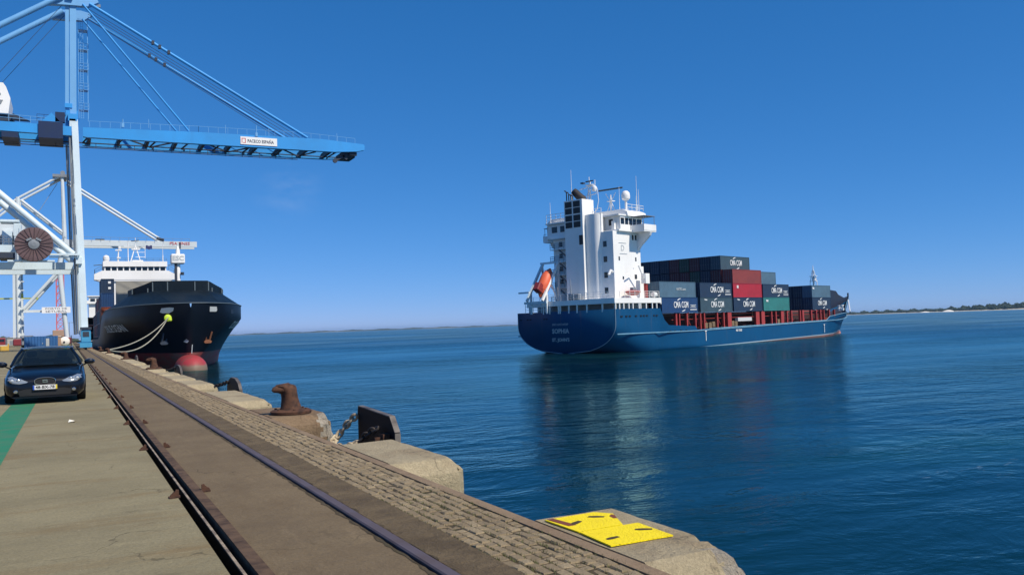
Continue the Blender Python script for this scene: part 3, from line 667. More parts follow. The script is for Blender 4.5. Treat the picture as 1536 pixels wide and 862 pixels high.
# ------------------------------------------------------------------ ship hull builder
def hull(name,stations,mat,parent,mirror=True):
    """stations: (x, [(y,z)...]) half sections from keel to deck edge (y>=0)"""
    g=MB(); n=len(stations[0][1])
    for s_ in (1,-1): g.loft([[(x+(dx if False else 0),s_*y,z) for (y,z) in sec] for x,sec in stations])
    x,sec=stations[0]; cap=[(x,y,z) for y,z in sec]+[(x,-y,z) for y,z in sec[::-1]]
    g.add(cap,[tuple(range(len(cap)))])
    bm=None; o=g.build(name,mat,parent,smooth=True); 
    b=bmesh.new(); b.from_mesh(o.data); bmesh.ops.remove_doubles(b,verts=b.verts,dist=.001); bmesh.ops.recalc_face_normals(b,faces=b.faces); b.to_mesh(o.data); b.free()
    return o
def hull_mat(name,top,boot,zfun,line=None,rust=.25,rough=.38):
    m,nt,p,oc=base(name,rough,0,.22); sep=node(nt,'ShaderNodeSeparateXYZ'); nt.links.new(oc,sep.inputs[0])
    n1=ramp(nt,noise(nt,oc,.12,5,.6),.4,.7); col=mix(nt,mth(nt,'MULTIPLY',n1,.35),top,tuple(x*.62+.004 for x in top))
    st=ramp(nt,noise(nt,oc,.9,5,.65,(1,1,.07)),.60,.78); col=mix(nt,mth(nt,'MULTIPLY',st,rust),col,(.16,.12,.10))
    sc_=ramp(nt,noise(nt,oc,1.3,5,.7,(.1,1,2.2)),.63,.72); col=mix(nt,mth(nt,'MULTIPLY',sc_,rust*.7),col,tuple(min(.5,x*2.2+.05) for x in top))
    thr=mth(nt,'ADD',mth(nt,'MULTIPLY',sep.outputs[0],zfun[1]),zfun[0]); d=mth(nt,'SUBTRACT',sep.outputs[2],thr)
    d2=mth(nt,'ADD',d,mth(nt,'MULTIPLY',noise(nt,oc,.5,3),.08))
    b1=mix(nt,ramp(nt,noise(nt,oc,.35,5,.7,(.5,.5,2)),.4,.65),boot,(.20,.15,.12))
    if line:
        col=mix(nt,mth(nt,'MULTIPLY',mth(nt,'LESS_THAN',mth(nt,'ABSOLUTE',mth(nt,'SUBTRACT',d,.12)),.10),.7),col,line)
    col=mix(nt,mth(nt,'LESS_THAN',d2,.05),col,b1); nt.links.new(col,p.inputs['Base Color']); 
    bump(nt,p,noise(nt,oc,.45,3,.5,(1,1,.5)),.03); return m

# ================================================================== SHIP leaving the harbour
SX,SY=78.26,131.07
SHIP=empty('container_ship',(SX,SY,WZ),R(19),'blue feeder container ship with white superstructure aft sailing out of the harbour','container ship')
bpy.context.view_layer.update(); SM=SHIP.matrix_world.copy()
LOA=125.7
def sec_w(x,zn):
    """half breadth at x for normalised height: 0 waterline .. 1 deck"""
    wl=lerp([(0,7.5),(4,8.8),(10,10.2),(20,11.2),(30,11.45),(82,11.3),(90,10.0),(98,7.2),(107,3.6),(114,1.2),(119,.3),(125.7,.05)],x)
    dk=lerp([(0,11.45),(88,11.4),(94,10.9),(100,9.7),(107,7.2),(113,4.4),(118,2.3),(122,1.0),(125.7,.1)],x)
    return wl+(dk-wl)*zn**.9
def sheer(x): return lerp([(0,7.5),(13.4,7.5),(14.6,5.4),(16,4.4),(25.2,4.0),(25.6,3.35),(84,4.0),(86,4.9),(96,5.6),(106,5.7),(113,6.1),(118,7.2),(122,8.5),(125.7,9.8)],x)
st=[]
xs=[0,.6,1.5,3,5,8,11,13.4,14.0,14.6,15.3,16,20,25.2,25.6,30,40,50,60,70,80,84,85,86,90,94,98,102,106,110,113,116,118.5,121,123,124.6,125.7]
for x in xs:
    D=sheer(x); sec=[]
    kz=lerp([(0,-.1),(4,-.7),(10,-2.6),(118,-2.6),(122,.5),(125.7,8.9)],x)   # bottom follows the counter and the raked stem
    kz=lerp([(0,-.1),(4,-.8),(10,-2.6),(114,-2.6),(117.5,-.3),(120,2.2),(122.5,5.0),(124.6,7.4),(125.7,9.1)],x)
    fl=max(0,(x-95)/30)
    sec.append((0,kz))
    for t in (.25,.55,.8,1.0):
        if x<=13:   # rounded transom bilge
            b=sec_w(x,1)
            Ry=lerp([(0,1),(13,.5)],x)
            q=[(.36,.5-.5),(.62,.12),(.85,.38),(.97,.62)]
        pass
    N=14
    for i in range(1,N+1):
        t=i/N
        z=kz+(D-kz)*t
        if x<=12:
            # super-ellipse section: flat counter turning up into vertical sides
            e=lerp([(0,2.25),(12,4.6)],x); B=lerp([(0,11.35),(12,11.45)],x); zz=kz+(min(D,5.2)-kz)*(t/.78) if t<.78 else min(D,5.2)+(D-min(D,5.2))*((t-.78)/.22)
            u=min(1,(zz-kz)/(min(D,5.2)-kz)); y=B*(1-(1-u)**e)**(1/e)
            if i==1: pass
            z=zz
        else:
            if z<=0:
                y=sec_w(x,0)*max(.05,((z-kz)/(0-kz+1e-6)))**.25 if kz<0 else 0
            else:
                zn=z/max(D,.1); y=sec_w(x,zn)
                if kz>0: y=sec_w(x,zn)*min(1,((z-kz)/(D-kz))**.7)
        sec.append((max(0.02,y),z))
    st.append((x,sec))
HB=hull_mat('blue_hull_paint',(.004,.072,.185),(.36,.14,.13),(-.55,.0125),line=(.45,.55,.60),rust=.38)
hull('hull',st,HB,SHIP)
# underdeck: deck plate following the sheer minus bulwark
g=MB(); L=[];Rr=[]
for x in xs[7:-1]:
    z=sheer(x)-(.9 if x<25.4 else .25) if x>14 else 6.3
    if x>86: z=sheer(x)-1.0
    b=sec_w(x,1)-.12; L.append((x,b,z)); Rr.append((x,-b,z))
nfw=[k for k,x in enumerate(xs[7:-1]) if x>=86][0]
MB().loft([L[nfw:],Rr[nfw:]]).build('forecastle_deck',paint('bow_shade_blue',(.018,.03,.06),(.03,.03,.04)),SHIP)  # dark deck colour stands in for shade inside the bow
L=L[:nfw+1]; Rr=Rr[:nfw+1]; g.loft([L,Rr]); g.build('main_deck',paint('deck_red_oxide',(.20,.045,.035),(.10,.04,.035),.5,.8),SHIP)
g=MB(); g.box(.15,13.6,-11.2,11.2,7.02,7.12); g.build('aft_deck',GREYSTEEL,SHIP)
# rub rails and lines on the hull side
g=MB()
for s_ in (-1,1):
    g.tube([(x,s_*(sec_w(x,1 if x<95 else .96)+.04),lerp([(0,3.2),(25,3.1),(84,3.85),(92,4.0),(100,4.3),(107,4.7),(113,5.2)],x)) for x in (0.1,10,25,45,65,84,92,98,104,109,113)],.11,6)
    g.tube([(x,s_*(sec_w(x,1 if x<95 else .99)+.03),sheer(x)) for x in xs[15:]],.08,6)
g.build('rub_rail',paint('pale_blue_edge',(.16,.34,.48),(.10,.18,.24),1,.5),SHIP)
g=MB(); pts=[(-.03,y,z) for y,z in st[0][1]]
g.tube([(x,-y,z) for x,y,z in pts[::-1]]+[(x,y,z) for x,y,z in pts[1:]],.055,6); g.build('transom_edge',paint('edge_glint_pale',(.30,.42,.50),(.2,.25,.3)),SHIP)  # pale tube stands in for light caught on the transom corner
# hull marks
text('ship_name','SOPHIA',1.15,(-.03,1.0,3.95),(0,-1,0),(0,0,1),LETG,SHIP,.01,bold=.03)
text('home_port',"ST. JOHN'S",.85,(-.03,1.0,2.4),(0,-1,0),(0,0,1),LETG,SHIP,.01,bold=.02)
text('ship_number','IMO ANTWERP',.55,(-.03,1.0,5.15),(0,-1,0),(0,0,1),LETG,SHIP,.01)
for x in (28.6,82.5):
    g=MB(); g.box(x-.35,x+.35,-11.52,-11.47,2.9,3.06); g.box(x-.08,x+.08,-11.52,-11.47,1.1,2.9); g.build('tug_mark',LETW,SHIP)
text('side_mark','NO TUGS',.55,(41.5,-11.49,2.75),(1,0,0),(0,0,1),LETW,SHIP,.01,bold=.02)
# fairlead openings
g=MB()
for x in (1.6,3.0,4.0,5.8,7.3,8.2,9.1,11.3,12.2): g.box(x-.28,x+.28,-11.50,-11.44,6.1,6.35)
for x in (16.4,18,20,21.8): g.box(x-.25,x+.25,-11.50,-11.44,3.25,3.4)
for y in (10.6,8.9,8.2,4.8,4.2): g.box(-.03,.02,y-.2,y+.2,6.1,6.35)
g.build('fairlead',flat('opening_dark',(.01,.012,.015)),SHIP)
# poop deck
g=MB(); g.box(-.15,13.5,-11.4,5.2,8.5,9.4); g.box(2.5,13.5,5.2,11.3,8.5,9.4); g.prism([(13.5,9.4),(13.9,9.4),(13.9,8.2),(13.5,8.5)],-11.4,-11.2,'Y'); g.build('poop_deck',WHITE,SHIP)
for x in (.1,1.2,2.4,3.9,5.1,6.9,7.4,9.1,11.0,12.4): MB().box(x,x+.22,-11.35,-11.15,7.1,8.5).build('deck_stanchion',WHITE,SHIP)
for y in (-8.6,-5.2,-3.0,-1.1,.9,1.3,3.4,4.9,8.2,10.8): MB().box(-.05 if y<5 else 2.6,.15 if y<5 else 2.8,y-.12,y+.12,7.1,8.5).build('deck_stanchion',WHITE,SHIP)
g=MB(); g.box(2.6,13.2,-9.0,8.6,7.1,8.5); g.build('mooring_deck_house',paint('deck_house_grey',(.30,.32,.33),(.2,.2,.2)),SHIP)  # plain grey paint on the house below the poop deck
g=MB(); rails(g,[(13.4,-11.3,9.4),(-.05,-11.3,9.4),(-.05,5.1,9.4)],1.15,3,.045,1.5); rails(g,[(2.6,11.2,9.4),(13,11.2,9.4)],1.1,3,.04,1.6); g.build('railing',WHITE,SHIP)
# main house
HS=empty('superstructure_tmp',(0,0,0)); bpy.data.objects.remove(HS)
g=MB(); g.prism([(3.4,-8.9),(11.5,-8.9),(11.5,8.6),(8.6,8.6),(8.6,6.4),(5.2,6.4),(5.2,.8),(3.4,.8)],9.4,21.3,'Z'); g.box(11.5,12.3,-8.9,8.6,9.4,15.2); house=g.build('accommodation_block',WHITE,SHIP)
g=MB(); q=[]
for k in range(9):
    a=math.pi/2*k/8; q.append((2.7+1.4*(1-math.sin(a)),-6.3+1.4*(1-math.cos(a))))
q=[(2.7+1.3-1.3*math.sin(a),-6.4+1.3-1.3*math.cos(a)) for a in [math.pi/2*k/8 for k in range(9)]]
g.prism([(3.45,-6.4)]+q+[(2.7,-3.45),(3.45,-3.45)],9.4,24.6,'Z'); g.build('engine_casing',WHITE,SHIP,True)
g=MB(); g.box(2.0,5.3,-3.4,.8,9.4,27.5); g.build('funnel_casing',WHITE,SHIP)
g=MB()
for y in (-2.9,-1.0):
    for z in (22.5,23.7,25.0,26.2):
        g.box(1.94,2.02,y,y+1.55,z,z+1.05)
g.build('louvre',flat('louvre_dark',(.015,.02,.025),.6),SHIP)
g=MB(); g.box(1.93,2.0,-3.3,-2.5,19.3,21.0); g.build('vent_door',flat('louvre_dark',(.015,.02,.025)),SHIP)
# funnel pipes
g=MB(); g.tube([(3.8,-2.4,27.2),(3.7,-2.2,27.7),(3.4,-1.6,28.3),(3.2,-1.0,29.0),(3.1,-.7,29.3)],[.72,.72,.7,.68,.6],14); g.build('exhaust_pipe',flat('soot_black',(.02,.018,.02),.7),SHIP,True)
g=MB()
for y,h in ((.6,1.9),(.1,1.6),(-.4,1.1),(-.8,1.0)): g.tube([(2.6,y,27.4),(2.6,y,27.5+h*.8),(2.5,y+.1,27.5+h),(2.4,y+.35,27.55+h)],.11,6)
g.build('exhaust_pipe',flat('soot_black',(.02,.018,.02)),SHIP)
# port side stair landings
g=MB()
for z in (12.0,14.4,16.8,19.2,21.2): g.box(4.0,5.2,.9,6.3,z-.12,z)
g.build('stair_landing',WHITE,SHIP)
g=MB()
for z in (9.4,12.0,14.4,16.8,19.2): rails(g,[(4.05,.9,z),(4.05,6.3,z),(5.2,6.3,z)],1.05,3,.04,1.1)
for z in (9.4,12.0,14.4,16.8): g.beam((4.6,1.6,z),(4.6,4.8,z+2.4),.6,.08)
g.build('stair_railing',GREYSTEEL,SHIP)
# bridge
g=MB(); g.prism([(4.6,-9.4),(12.2,-9.4),(12.2,9.4),(7.0,9.4),(5.0,7.6),(4.6,7.6)],21.3,21.6,'Z'); g.build('bridge_deck',WHITE,SHIP)
g=MB(); g.box(5.6,12.4,-9.0,8.2,21.6,22.6); g.box(5.6,12.4,-9.0,8.2,23.75,24.1)
for y in (-8.95,8.0):
    for x in (5.6,6.9,8.1,9.3,10.5,12.2): g.box(x,x+.2,y,y+.15,22.6,23.75)
for y in [-8.9+1.62*k for k in range(12)]:
    g.box(12.2,12.38,y,y+.2,22.6,23.75)
g.box(5.6,5.8,-8.9,-2.8,22.6,23.75); g.box(5.6,5.8,1.0,8.2,22.6,23.75)
g.build('wheelhouse',WHITE,SHIP)
for (x0,x1,y0,y1) in ((5.8,12.2,-8.88,-8.84),(5.8,12.2,8.0,8.04),(12.25,12.29,-8.8,8.8)):
    MB().box(x0,x1,y0,y1,22.6,23.75).build('bridge_window',GLASSD,SHIP)
g=MB(); g.prism([(-9.6,24.1),(9.6,24.1),(9.4,24.9),(8.3,25.4),(-8.3,25.4),(-9.4,24.9)],7.2,12.9,'X'); g.box(4.9,7.2,-9.2,8.0,24.1,24.35); g.build('bridge_roof',WHITE,SHIP)
g=MB()
for (y0,z0) in ((-7.4,22.5),(-5.0,22.5)): g.box(5.54,5.6,y0,y0+.9,z0,z0+1.1)
g.box(5.54,5.6,-3.9,-3.1,21.7,23.7); g.box(5.54,5.6,3.9,4.9,22.5,23.6); g.box(5.54,5.6,5.7,7.0,22.5,23.6); g.build('aft_bridge_window',GLASSD,SHIP)
for s_ in (-1,1):
    g=MB(); y0,y1=s_*9.0,s_*11.9; a,b=min(y0,y1),max(y0,y1)
    g.box(8.6,12.4,a,b,21.2,21.4); g.box(8.6,8.75,a,b,21.4,22.5); g.box(12.25,12.4,a,b,21.4,22.5); e=s_*11.8; g.box(8.6,12.4,min(e,s_*11.95),max(e,s_*11.95),21.4,22.5)
    g.build('bridge_wing',WHITE,SHIP)
    pts=[(s_*8.9,21.2),(s_*11.9,21.2),(s_*11.6,20.6),(s_*10.6,19.7),(s_*9.6,18.9),(s_*8.9,18.0)]
    MB().prism(pts,10.6,11.2,'X').build('wing_bracket',WHITE,SHIP)
    g=MB(); rails(g,[(8.7,s_*9,22.5),(8.7,s_*11.8,22.5)],.35,1,.04,1.4); 
    g.box(8.8,12.3,min(s_*9,s_*11.9),max(s_*9,s_*11.9),24.0,24.08); g.tube([(8.9,s_*11.7,22.5),(8.9,s_*11.7,24)],.05,5); g.tube([(12.2,s_*11.7,22.5),(12.2,s_*11.7,24)],.05,5); g.build('wing_canopy',GREYSTEEL,SHIP)
# windows
def ports(lst,ax,c):
    for a,z,w_,h_ in lst:
        g=MB()
        if ax=='aft': g.box(c-.04,c+.01,a-w_/2,a+w_/2,z,z+h_)
        else: g.box(a-w_/2,a+w_/2,c-.04,c+.01,z,z+h_)
        g.build('porthole_window',GLASSD,SHIP)
ports([(-7.1,z,.75,1.0) for z in (10.4,13.1,15.9,18.6)]+[(1.75+.0,z,.0001,.01) for z in ()],'aft',3.4)
ports([(1.6,z,.8,.9) for z in (10.2,12.7,15.1,17.5,19.7)]+[(4.6,z,.8,.9) for z in (12.7,15.1,17.5,19.7)],'aft',5.2)
ports([(5.0,16.1,.35,.7),(10.0,16.1,.35,.7),(9.3,19.9,.5,.9),(10.2,19.9,.5,.9),(6.0,12.8,.4,.5),(9.8,12.9,.7,.8)],'side',-8.9)
g=MB(); g.box(5.0,7.2,-8.96,-8.92,19.2,19.28); g.box(5.2,7.4,-8.96,-8.92,17.3,17.38); g.build('sign_bars',LETG,SHIP)
text('side_emblem','D',1.5,(6.1,-8.93,18.3),(1,0,0),(0,0,1),LETG,SHIP,.01)
# masts, radars, domes
g=MB()
for s_ in (-.45,.45): g.tube([(6.5,s_-1.3,25.3),(6.9,s_*.6-1.3,29),(7.2,-1.3+s_*.2,31.5)],[.16,.13,.08],6)
g.tube([(5.4,-1.3,25.3),(6.9,-1.3,29.6)],.1,6)
for z in (26.5,27.5,28.5,29.5): g.tube([(6.7,-1.7,z),(6.7,-.9,z+.5)],.06,4)
for z,l in ((28.6,2.8),(30.2,2.4)): g.tube([(7,-1.3-l*.55,z+.35),(7,-1.3+l,z-.1)],.08,5); g.tube([(7,-1.3-l*.55,z+.35),(7,-1.3-l*.55,z+1.3)],.07,5)
g.box(6.6,7.4,-2.2,-.6,30.6,30.75); g.tube([(7,-1.3,31.2),(7,-1.3,32.2)],.07,5); g.tube([(7,-3.3,27.6),(7,-2.9,26),(6.8,-2.1,25.4)],.06,5); g.tube([(7,-3.1,29.9),(7,-3.3,27.6)],.06,5)
g.build('radar_mast',WHITE,SHIP)
g=MB(); g.box(6.9,7.1,-2.2,-.5,31.3,31.5); g.box(6.6,7.3,-.1,.5,31.1,31.35); g.build('radar_scanner',DARKSTEEL,SHIP)
g=MB(); g.lathe((6.9,-2.5,29.4),[(.35,0),(.5,.3),(.45,.8),(.2,1.0)],12); g.build('antenna_dome',WHITE,SHIP,True)
g=MB(); g.tube([(9,-4.6,25.3),(9,-4.6,28.6)],[.2,.12],8); 
for s_ in (-1,1): g.tube([(9,-4.6+s_*1.0,25.3),(9,-4.6,27.6)],.07,5); g.tube([(9,-4.6,27.3),(9,-4.6+s_*1.1,28.9)],.06,5)
g.box(8.5,9.5,-5.2,-4.0,27.4,27.5); g.build('radar_pedestal',WHITE,SHIP)
MB().beam((8.3,-2.4,29.55),(9.7,-6.8,29.75),.3,.26).build('radar_scanner',flat('scanner_dark',(.05,.07,.08)),SHIP)
g=MB(); g.lathe((9.5,-7.6,27.3),[(.5,0),(.75,.25),(.8,.8),(.72,1.3),(.4,1.65),(.05,1.75)],16); g.tube([(9.5,-7.6,25.2),(9.5,-7.6,27.4)],.22,8); g.build('satellite_dome',WHITE,SHIP,True)
for (x,y,z0,z1) in ((8.5,-6.9,25,29.8),(11.5,-9.0,25,29.3),(11.5,-8.6,25,31.8),(12,-8.1,25,28.2),(4.2,.7,27.4,33.5),(6.0,7.6,24.3,28.4)): MB().tube([(x,y,z0),(x,y,z1)],[.06,.03],4).build('whip_antenna',WHITE,SHIP)
g=MB(); rails(g,[(7.4,-9.1,25.3),(12.7,-9.1,25.3),(12.7,9.1,25.3)],1.0,2,.04,1.6); rails(g,[(5,7.8,24.35),(5,3,24.35)],1.6,3,.05,1.3); rails(g,[(5.0,-5.3,24.35),(5.0,-2.9,24.35)],1.5,3,.05,1.0); g.build('roof_railing',WHITE,SHIP)
g=MB(); g.box(4.7,5.2,-5.6,-4.9,21.7,24.2); g.box(5.0,5.5,-8.1,-7.5,21.7,23.2); g.build('locker',WHITE,SHIP)
# davit crane with rescue boat on starboard quarter
g=MB(); g.tube([(10.6,-10.4,9.4),(10.6,-10.4,12.0)],.35,10); g.build('davit_pedestal',REDP,SHIP)
g=MB(); g.tube([(10.6,-10.4,12.0),(8.0,-10.8,15.2),(6.5,-10.8,14.6)],.12,6); g.box(10.0,11.2,-10.9,-9.9,12.0,13.8); g.build('davit_arm',WHITE,SHIP)
g=MB(); g.tube([(2.4,-9.3,14.0),(1.2,-9.8,14.2),(.6,-9.8,13.4)],.22,8); g.build('deck_light',WHITE,SHIP)
g=MB(); g.lathe((12.4,-10.9,10.0),[(.42,-.5),(.5,0),(.42,.5)],12,'X'); g.build('liferaft_canister',WHITE,SHIP,True)
def boat(loc,L,B,H,rot,mat,mat2,label,name='lifeboat',enclosed=True):
    t=empty(name,(0,0,0),0,label,'boat'); t.matrix_world=SM@Matrix.Translation(Vector(loc))@rot
    rings=[]
    for f in [k/12 for k in range(13)]:
        x=(f-.5)*L; w_=B/2*max(.06,(1-abs(2*f-1)**2.6)); hh=H/2*max(.15,(1-abs(2*f-1)**3.2)); rings.append([(x,w_*math.cos(a),hh*math.sin(a)*(1 if math.sin(a)<0 or enclosed else .25)) for a in [2*math.pi*k/14 for k in range(14)]])
    g=MB(); g.loft(rings,True,True); g.build('boat_hull',mat,t,True)
    if enclosed:
        MB().box(-L*.42,-L*.15,-B*.30,B*.30,H*.15,H*.72,.15).build('steering_cupola',mat2,t)
        g=MB()
        for x in (-.30,.30): g.tube([(L*x,B*.5*math.cos(a),H*.51*math.sin(a)) for a in [math.pi*k/8 for k in range(9)]],.04,5)
        g.build('boat_band',mat2,t)
    else:
        MB().box(-L*.1,L*.15,-B*.2,B*.2,0,H*.45,.05).build('console',mat2,t)
    return t
ORB=paint('lifeboat_orange',(.75,.13,.05),(.55,.11,.06),.8,.5,amt=.4)
boat((.5,4.7,12.9),6.2,2.3,2.5,Matrix.Rotation(R(-58),4,'Y'),ORB,flat('lifeboat_dark_red',(.25,.03,.03)),'orange free fall lifeboat tilted on its ramp at the stern of the blue ship')
boat((6.8,-10.3,10.6),4.6,1.7,1.5,Matrix.Identity(4),REDP,GREYSTEEL,'small red and grey rescue boat at the rail beside the davit','rescue_boat',False)
# freefall ramp
rp=empty('lifeboat_ramp',(0,-1.9,0)); rp.parent=SHIP
for y in (5.6,9.4):
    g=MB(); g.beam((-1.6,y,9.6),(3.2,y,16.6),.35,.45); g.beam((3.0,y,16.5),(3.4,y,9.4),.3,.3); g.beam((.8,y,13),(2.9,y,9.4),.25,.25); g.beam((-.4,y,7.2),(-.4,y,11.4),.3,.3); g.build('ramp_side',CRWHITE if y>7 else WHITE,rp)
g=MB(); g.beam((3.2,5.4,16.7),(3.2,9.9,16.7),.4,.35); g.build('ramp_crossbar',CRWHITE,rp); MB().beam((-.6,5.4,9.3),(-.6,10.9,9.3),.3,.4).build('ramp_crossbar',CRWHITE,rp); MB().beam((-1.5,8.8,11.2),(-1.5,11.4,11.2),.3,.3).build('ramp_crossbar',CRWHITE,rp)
g=MB(); rails(g,[(-.3,6.0,7.4),(-.3,11.0,7.4)],1.8,3,.05,1.0); g.build('ramp_railing',WHITE,rp)
g=MB(); g.tube([(.4,-1.5,9.4),(.8,-1.0,13.2)],[.16,.05],6); g.tube([(.4,1.6,9.4),(.4,1.7,12)],.1,6); g.box(.4,1.2,-3.2,-.6,9.4,10.6,.2); g.build('deck_winch',GREYSTEEL,SHIP)
# hatch coamings and red stanchions
g=MB(); g.box(15.5,91,-9.0,9.0,3.2,6.0); g.build('hatch_coaming',paint('dark_hatch',(.045,.018,.018),(.02,.02,.022),.5,.8),SHIP)
g=MB(); g.box(15.6,91,-9.0,9.0,6.0,6.55); g.build('hatch_cover',paint('hatch_cover_grey',(.10,.06,.055),(.05,.05,.05),.5,.8),SHIP)
POST=[(18.9,.5),(20.0,.3),(22.6,.4),(25.6,.35),(27.4,.35),(28.8,.35),(33.7,.4),(36.2,.4),(38.4,1.5),(50.2,1.5),(52.6,1.5),(56.6,.4),(58.6,.4),(61.6,1.3),(64.0,.4),(66.2,.45),(70.6,.4),(72.0,.8),(76.5,.5),(79.2,.4),(81.5,.4),(83.4,.3),(86.5,.3),(89.5,.3)]
for x,w_ in POST:
    MB().box(x-w_/2,x+w_/2,-11.25,-10.85,sheer(x)-.3 if x>26 else 3.3,6.55).build('red_stanchion',REDP,SHIP)
g=MB()
for (x,w_) in POST[2:]: g.tube([(x+.9,-10.4,3.8),(x+.9,-10.4,6.4)],.09,5); g.tube([(x+.9,-10.4,6.0),(x+2.0,-10.6,4.2)],.07,5)
g.tube([(18,-10.7,5.3),(84,-10.7,5.6)],.06,5); g.tube([(18,-10.7,6.2),(84,-10.7,6.3)],.1,5); g.build('lashing_gear',REDP,SHIP)
g=MB(); g.box(42.2,48.0,-11.0,-10.3,4.6,5.35); g.build('stowed_gangway',flat('gangway_white',(.6,.6,.6)),SHIP)
g=MB(); 
for (x,z) in ((29.5,4),(31,4),(32.3,4.2),(39.9,4.2),(41.2,4.1),(60,4.2)): g.box(x,x+1.0,-10.9,-10.1,z-.6,z+.5,.08)
g.build('deck_equipment',paint('ochre_gear',(.22,.15,.08),(.08,.08,.08),2,.8),SHIP)
# forecastle
g=MB()
rings=[[],[]]
for x,y,zt,zb in ((100,9.4,12.3,4.4),(107,6.9,12.5,4.6),(113,4.1,12.5,5.0),(118,2.1,12.3,6.2),(120.6,1.25,11.9,7.2),(121.4,1.0,10.9,7.6),(123.8,.45,10.0,8.6),(125.6,0.05,10.4,9.4)): rings[0].append((x,y,zb)); rings[1].append((x,y,zt))
g.loft(rings); g.build('bow_bulwark',paint('bow_shade_blue',(.018,.03,.06),(.03,.03,.04)),SHIP)  # dark blue puts the shade of the inner side into the colour
g=MB(); g.tube([(125.6,0,9.4),(125.7,0,11.3)],.22,6); g.build('bow_post',DARKSTEEL,SHIP)
g=MB()
for x,y in ((112,-3),(115,2),(109,-5)): MB().lathe((x,y,6.3),[(.5,0),(.55,.6),(.3,.7),(.5,1.2),(.5,1.5)],10).build('mooring_winch',WHITE,SHIP)
g.tube([(108,-7.5,6),(109,-6.8,8.8),(111,-6.0,9.0)],.15,6); g.build('deck_crane_arm',WHITE,SHIP)
g=MB(); g.lathe((116.2,0,.1),[(.05,2.1),(.6,1.8),(.95,1.0),(1.1,0),(1.1,-6)],16,'X'); g.build('bulbous_bow',paint('faded_boot_red',(.40,.17,.16),(.28,.16,.14),.8,.7),SHIP,True)
# foremast
g=MB(); g.tube([(103.5,0,6),(103.5,0,16.2),(103.5,0,18.6)],[.3,.2,.05],6)
for s_ in (-1,1): g.tube([(103.5,s_*1.1,12.4),(103.5,s_*.9,14.3),(103.5,s_*.2,17.2)],.09,5); g.tube([(103.5,s_*1.1,12.4),(103.5,0,13.4)],.07,5)
for z in (14.3,15.6): g.box(103,104,-.9,.9,z,z+.12)
g.box(103.2,103.8,-.5,.3,14.5,15.4); g.build('foremast',WHITE,SHIP)
# containers
CG='containers stacked on the blue ship'
TZ=[6.6,9.5,12.4,15.35]
BX=[(14.0,'first bay next to the white superstructure'),(27.2,'second bay'),(40.0,'third bay under the tall stack'),(52.7,'fourth bay')]
xc=lambda b: BX[b][0]+6.12
container(SM,(xc(0),-10.2,TZ[0]),NAVY2,label='royal blue lettered container, the lower outer one beside the superstructure',group=CG,logo='cma+')
container(SM,(xc(0)-.55,-10.2,TZ[1]),GREYBL,label='pale blue grey container with small web address beside the superstructure',group=CG,logo='web')
container(SM,(xc(1),-10.2,TZ[0]),SLATE,label='slate green lettered container at the bottom of the second outer stack',group=CG,logo='cma#')
container(SM,(xc(1),-10.2,TZ[1]),NAVY,label='dark blue lettered container on top of the slate green one',group=CG,logo='cma+')
container(SM,(xc(2),-10.2,TZ[0]),NAVY,label='navy container with white lettering directly under the bright red container',group=CG,logo='cma#')
container(SM,(xc(2),-10.2,TZ[1]),REDC,label='bright red container between the navy and the brownish red one',group=CG,logo='square')
container(SM,(xc(2),-10.2,TZ[2]),BROWNR,label='brownish red container on top of the bright red one',group=CG)
container(SM,(xc(3),-10.2,TZ[0]),GREENC,label='teal green container with a small white mark at the bottom of its stack',group=CG,logo='mark')
container(SM,(xc(3),-10.2,TZ[1]),NAVY,label='navy container with white lettering on top of the teal green one',group=CG,logo='cma+')
container(SM,(xc(3)+5.1,-7.7,TZ[0]),SLATE,label='slate container with half hidden lettering behind the teal green one',group=CG,logo='cma')
container(SM,(xc(3)-1.0,-7.7,TZ[2]),GREYBL,label='plain grey blue container standing alone behind the brownish red one',group=CG)
container(SM,(85.4,-8.7,TZ[0]+.1),NAVY,L=12.19*.86,label='navy container with lettering at the bottom of the foremost stack by the bow',group=CG,logo='cma')
container(SM,(85.4,-8.7,TZ[1]+.1),GREYBL,L=12.19*.86,label='grey blue container with white mark on top of the foremost stack by the bow',group=CG,logo='mark')
container(SM,(xc(2)-.2,-7.7,15.35),SLATE,label='slate container with white lettering at the starboard end of the tall top row',group=CG,logo='cma')
tops=[DKBL,MAROON,DGREEN,MAROON,DKBL,NAVY,DKBL]; pos=['second','third','fourth','fifth','sixth','seventh','port end']
rnd=random.Random(44)
for k in range(7):
    y=-5.2+2.5*k
    for ti in range(3,0,-1):
        c=rnd.choice([DKBL,MAROON,NAVY,DKBL,DGREEN]) if ti<3 else tops[k]
        tn={3:'top',2:'middle',1:'lowest visible'}[ti]
        container(SM,(xc(2)-.2,y,TZ[ti]),c,label=f'dark container end, {tn} tier, {pos[k]} column of the tall stack' if k<6 else f'dark container end, {tn} tier, far port end of the tall stack',group='dark container ends of the tall stack')
container(SM,(xc(2)-.2,-7.7,TZ[2]),MAROON,label='dark maroon container end directly under the lettered slate container of the top row',group='dark container ends of the tall stack')
container(SM,(xc(2)-.2,-7.7,TZ[1]),DKBL,label='dark blue container end two below the lettered slate container of the top row',group='dark container ends of the tall stack')
container(SM,(xc(0)-.2,-7.7,TZ[1]),MAROON,label='dark container end inboard of the pale blue grey container beside the superstructure',group=CG)
container(SM,(xc(0)-.2,-7.7,TZ[0]),MAROON,label='lower dark container inboard of the royal blue container beside the superstructure',group=CG)
for k in range(1,4): container(SM,(xc(0)-.2,-7.7+2.5*k,TZ[1]),DKBL,label=f'dark container {["","one step","two steps","three steps"][k]} further inboard behind the davit crane',group=CG)
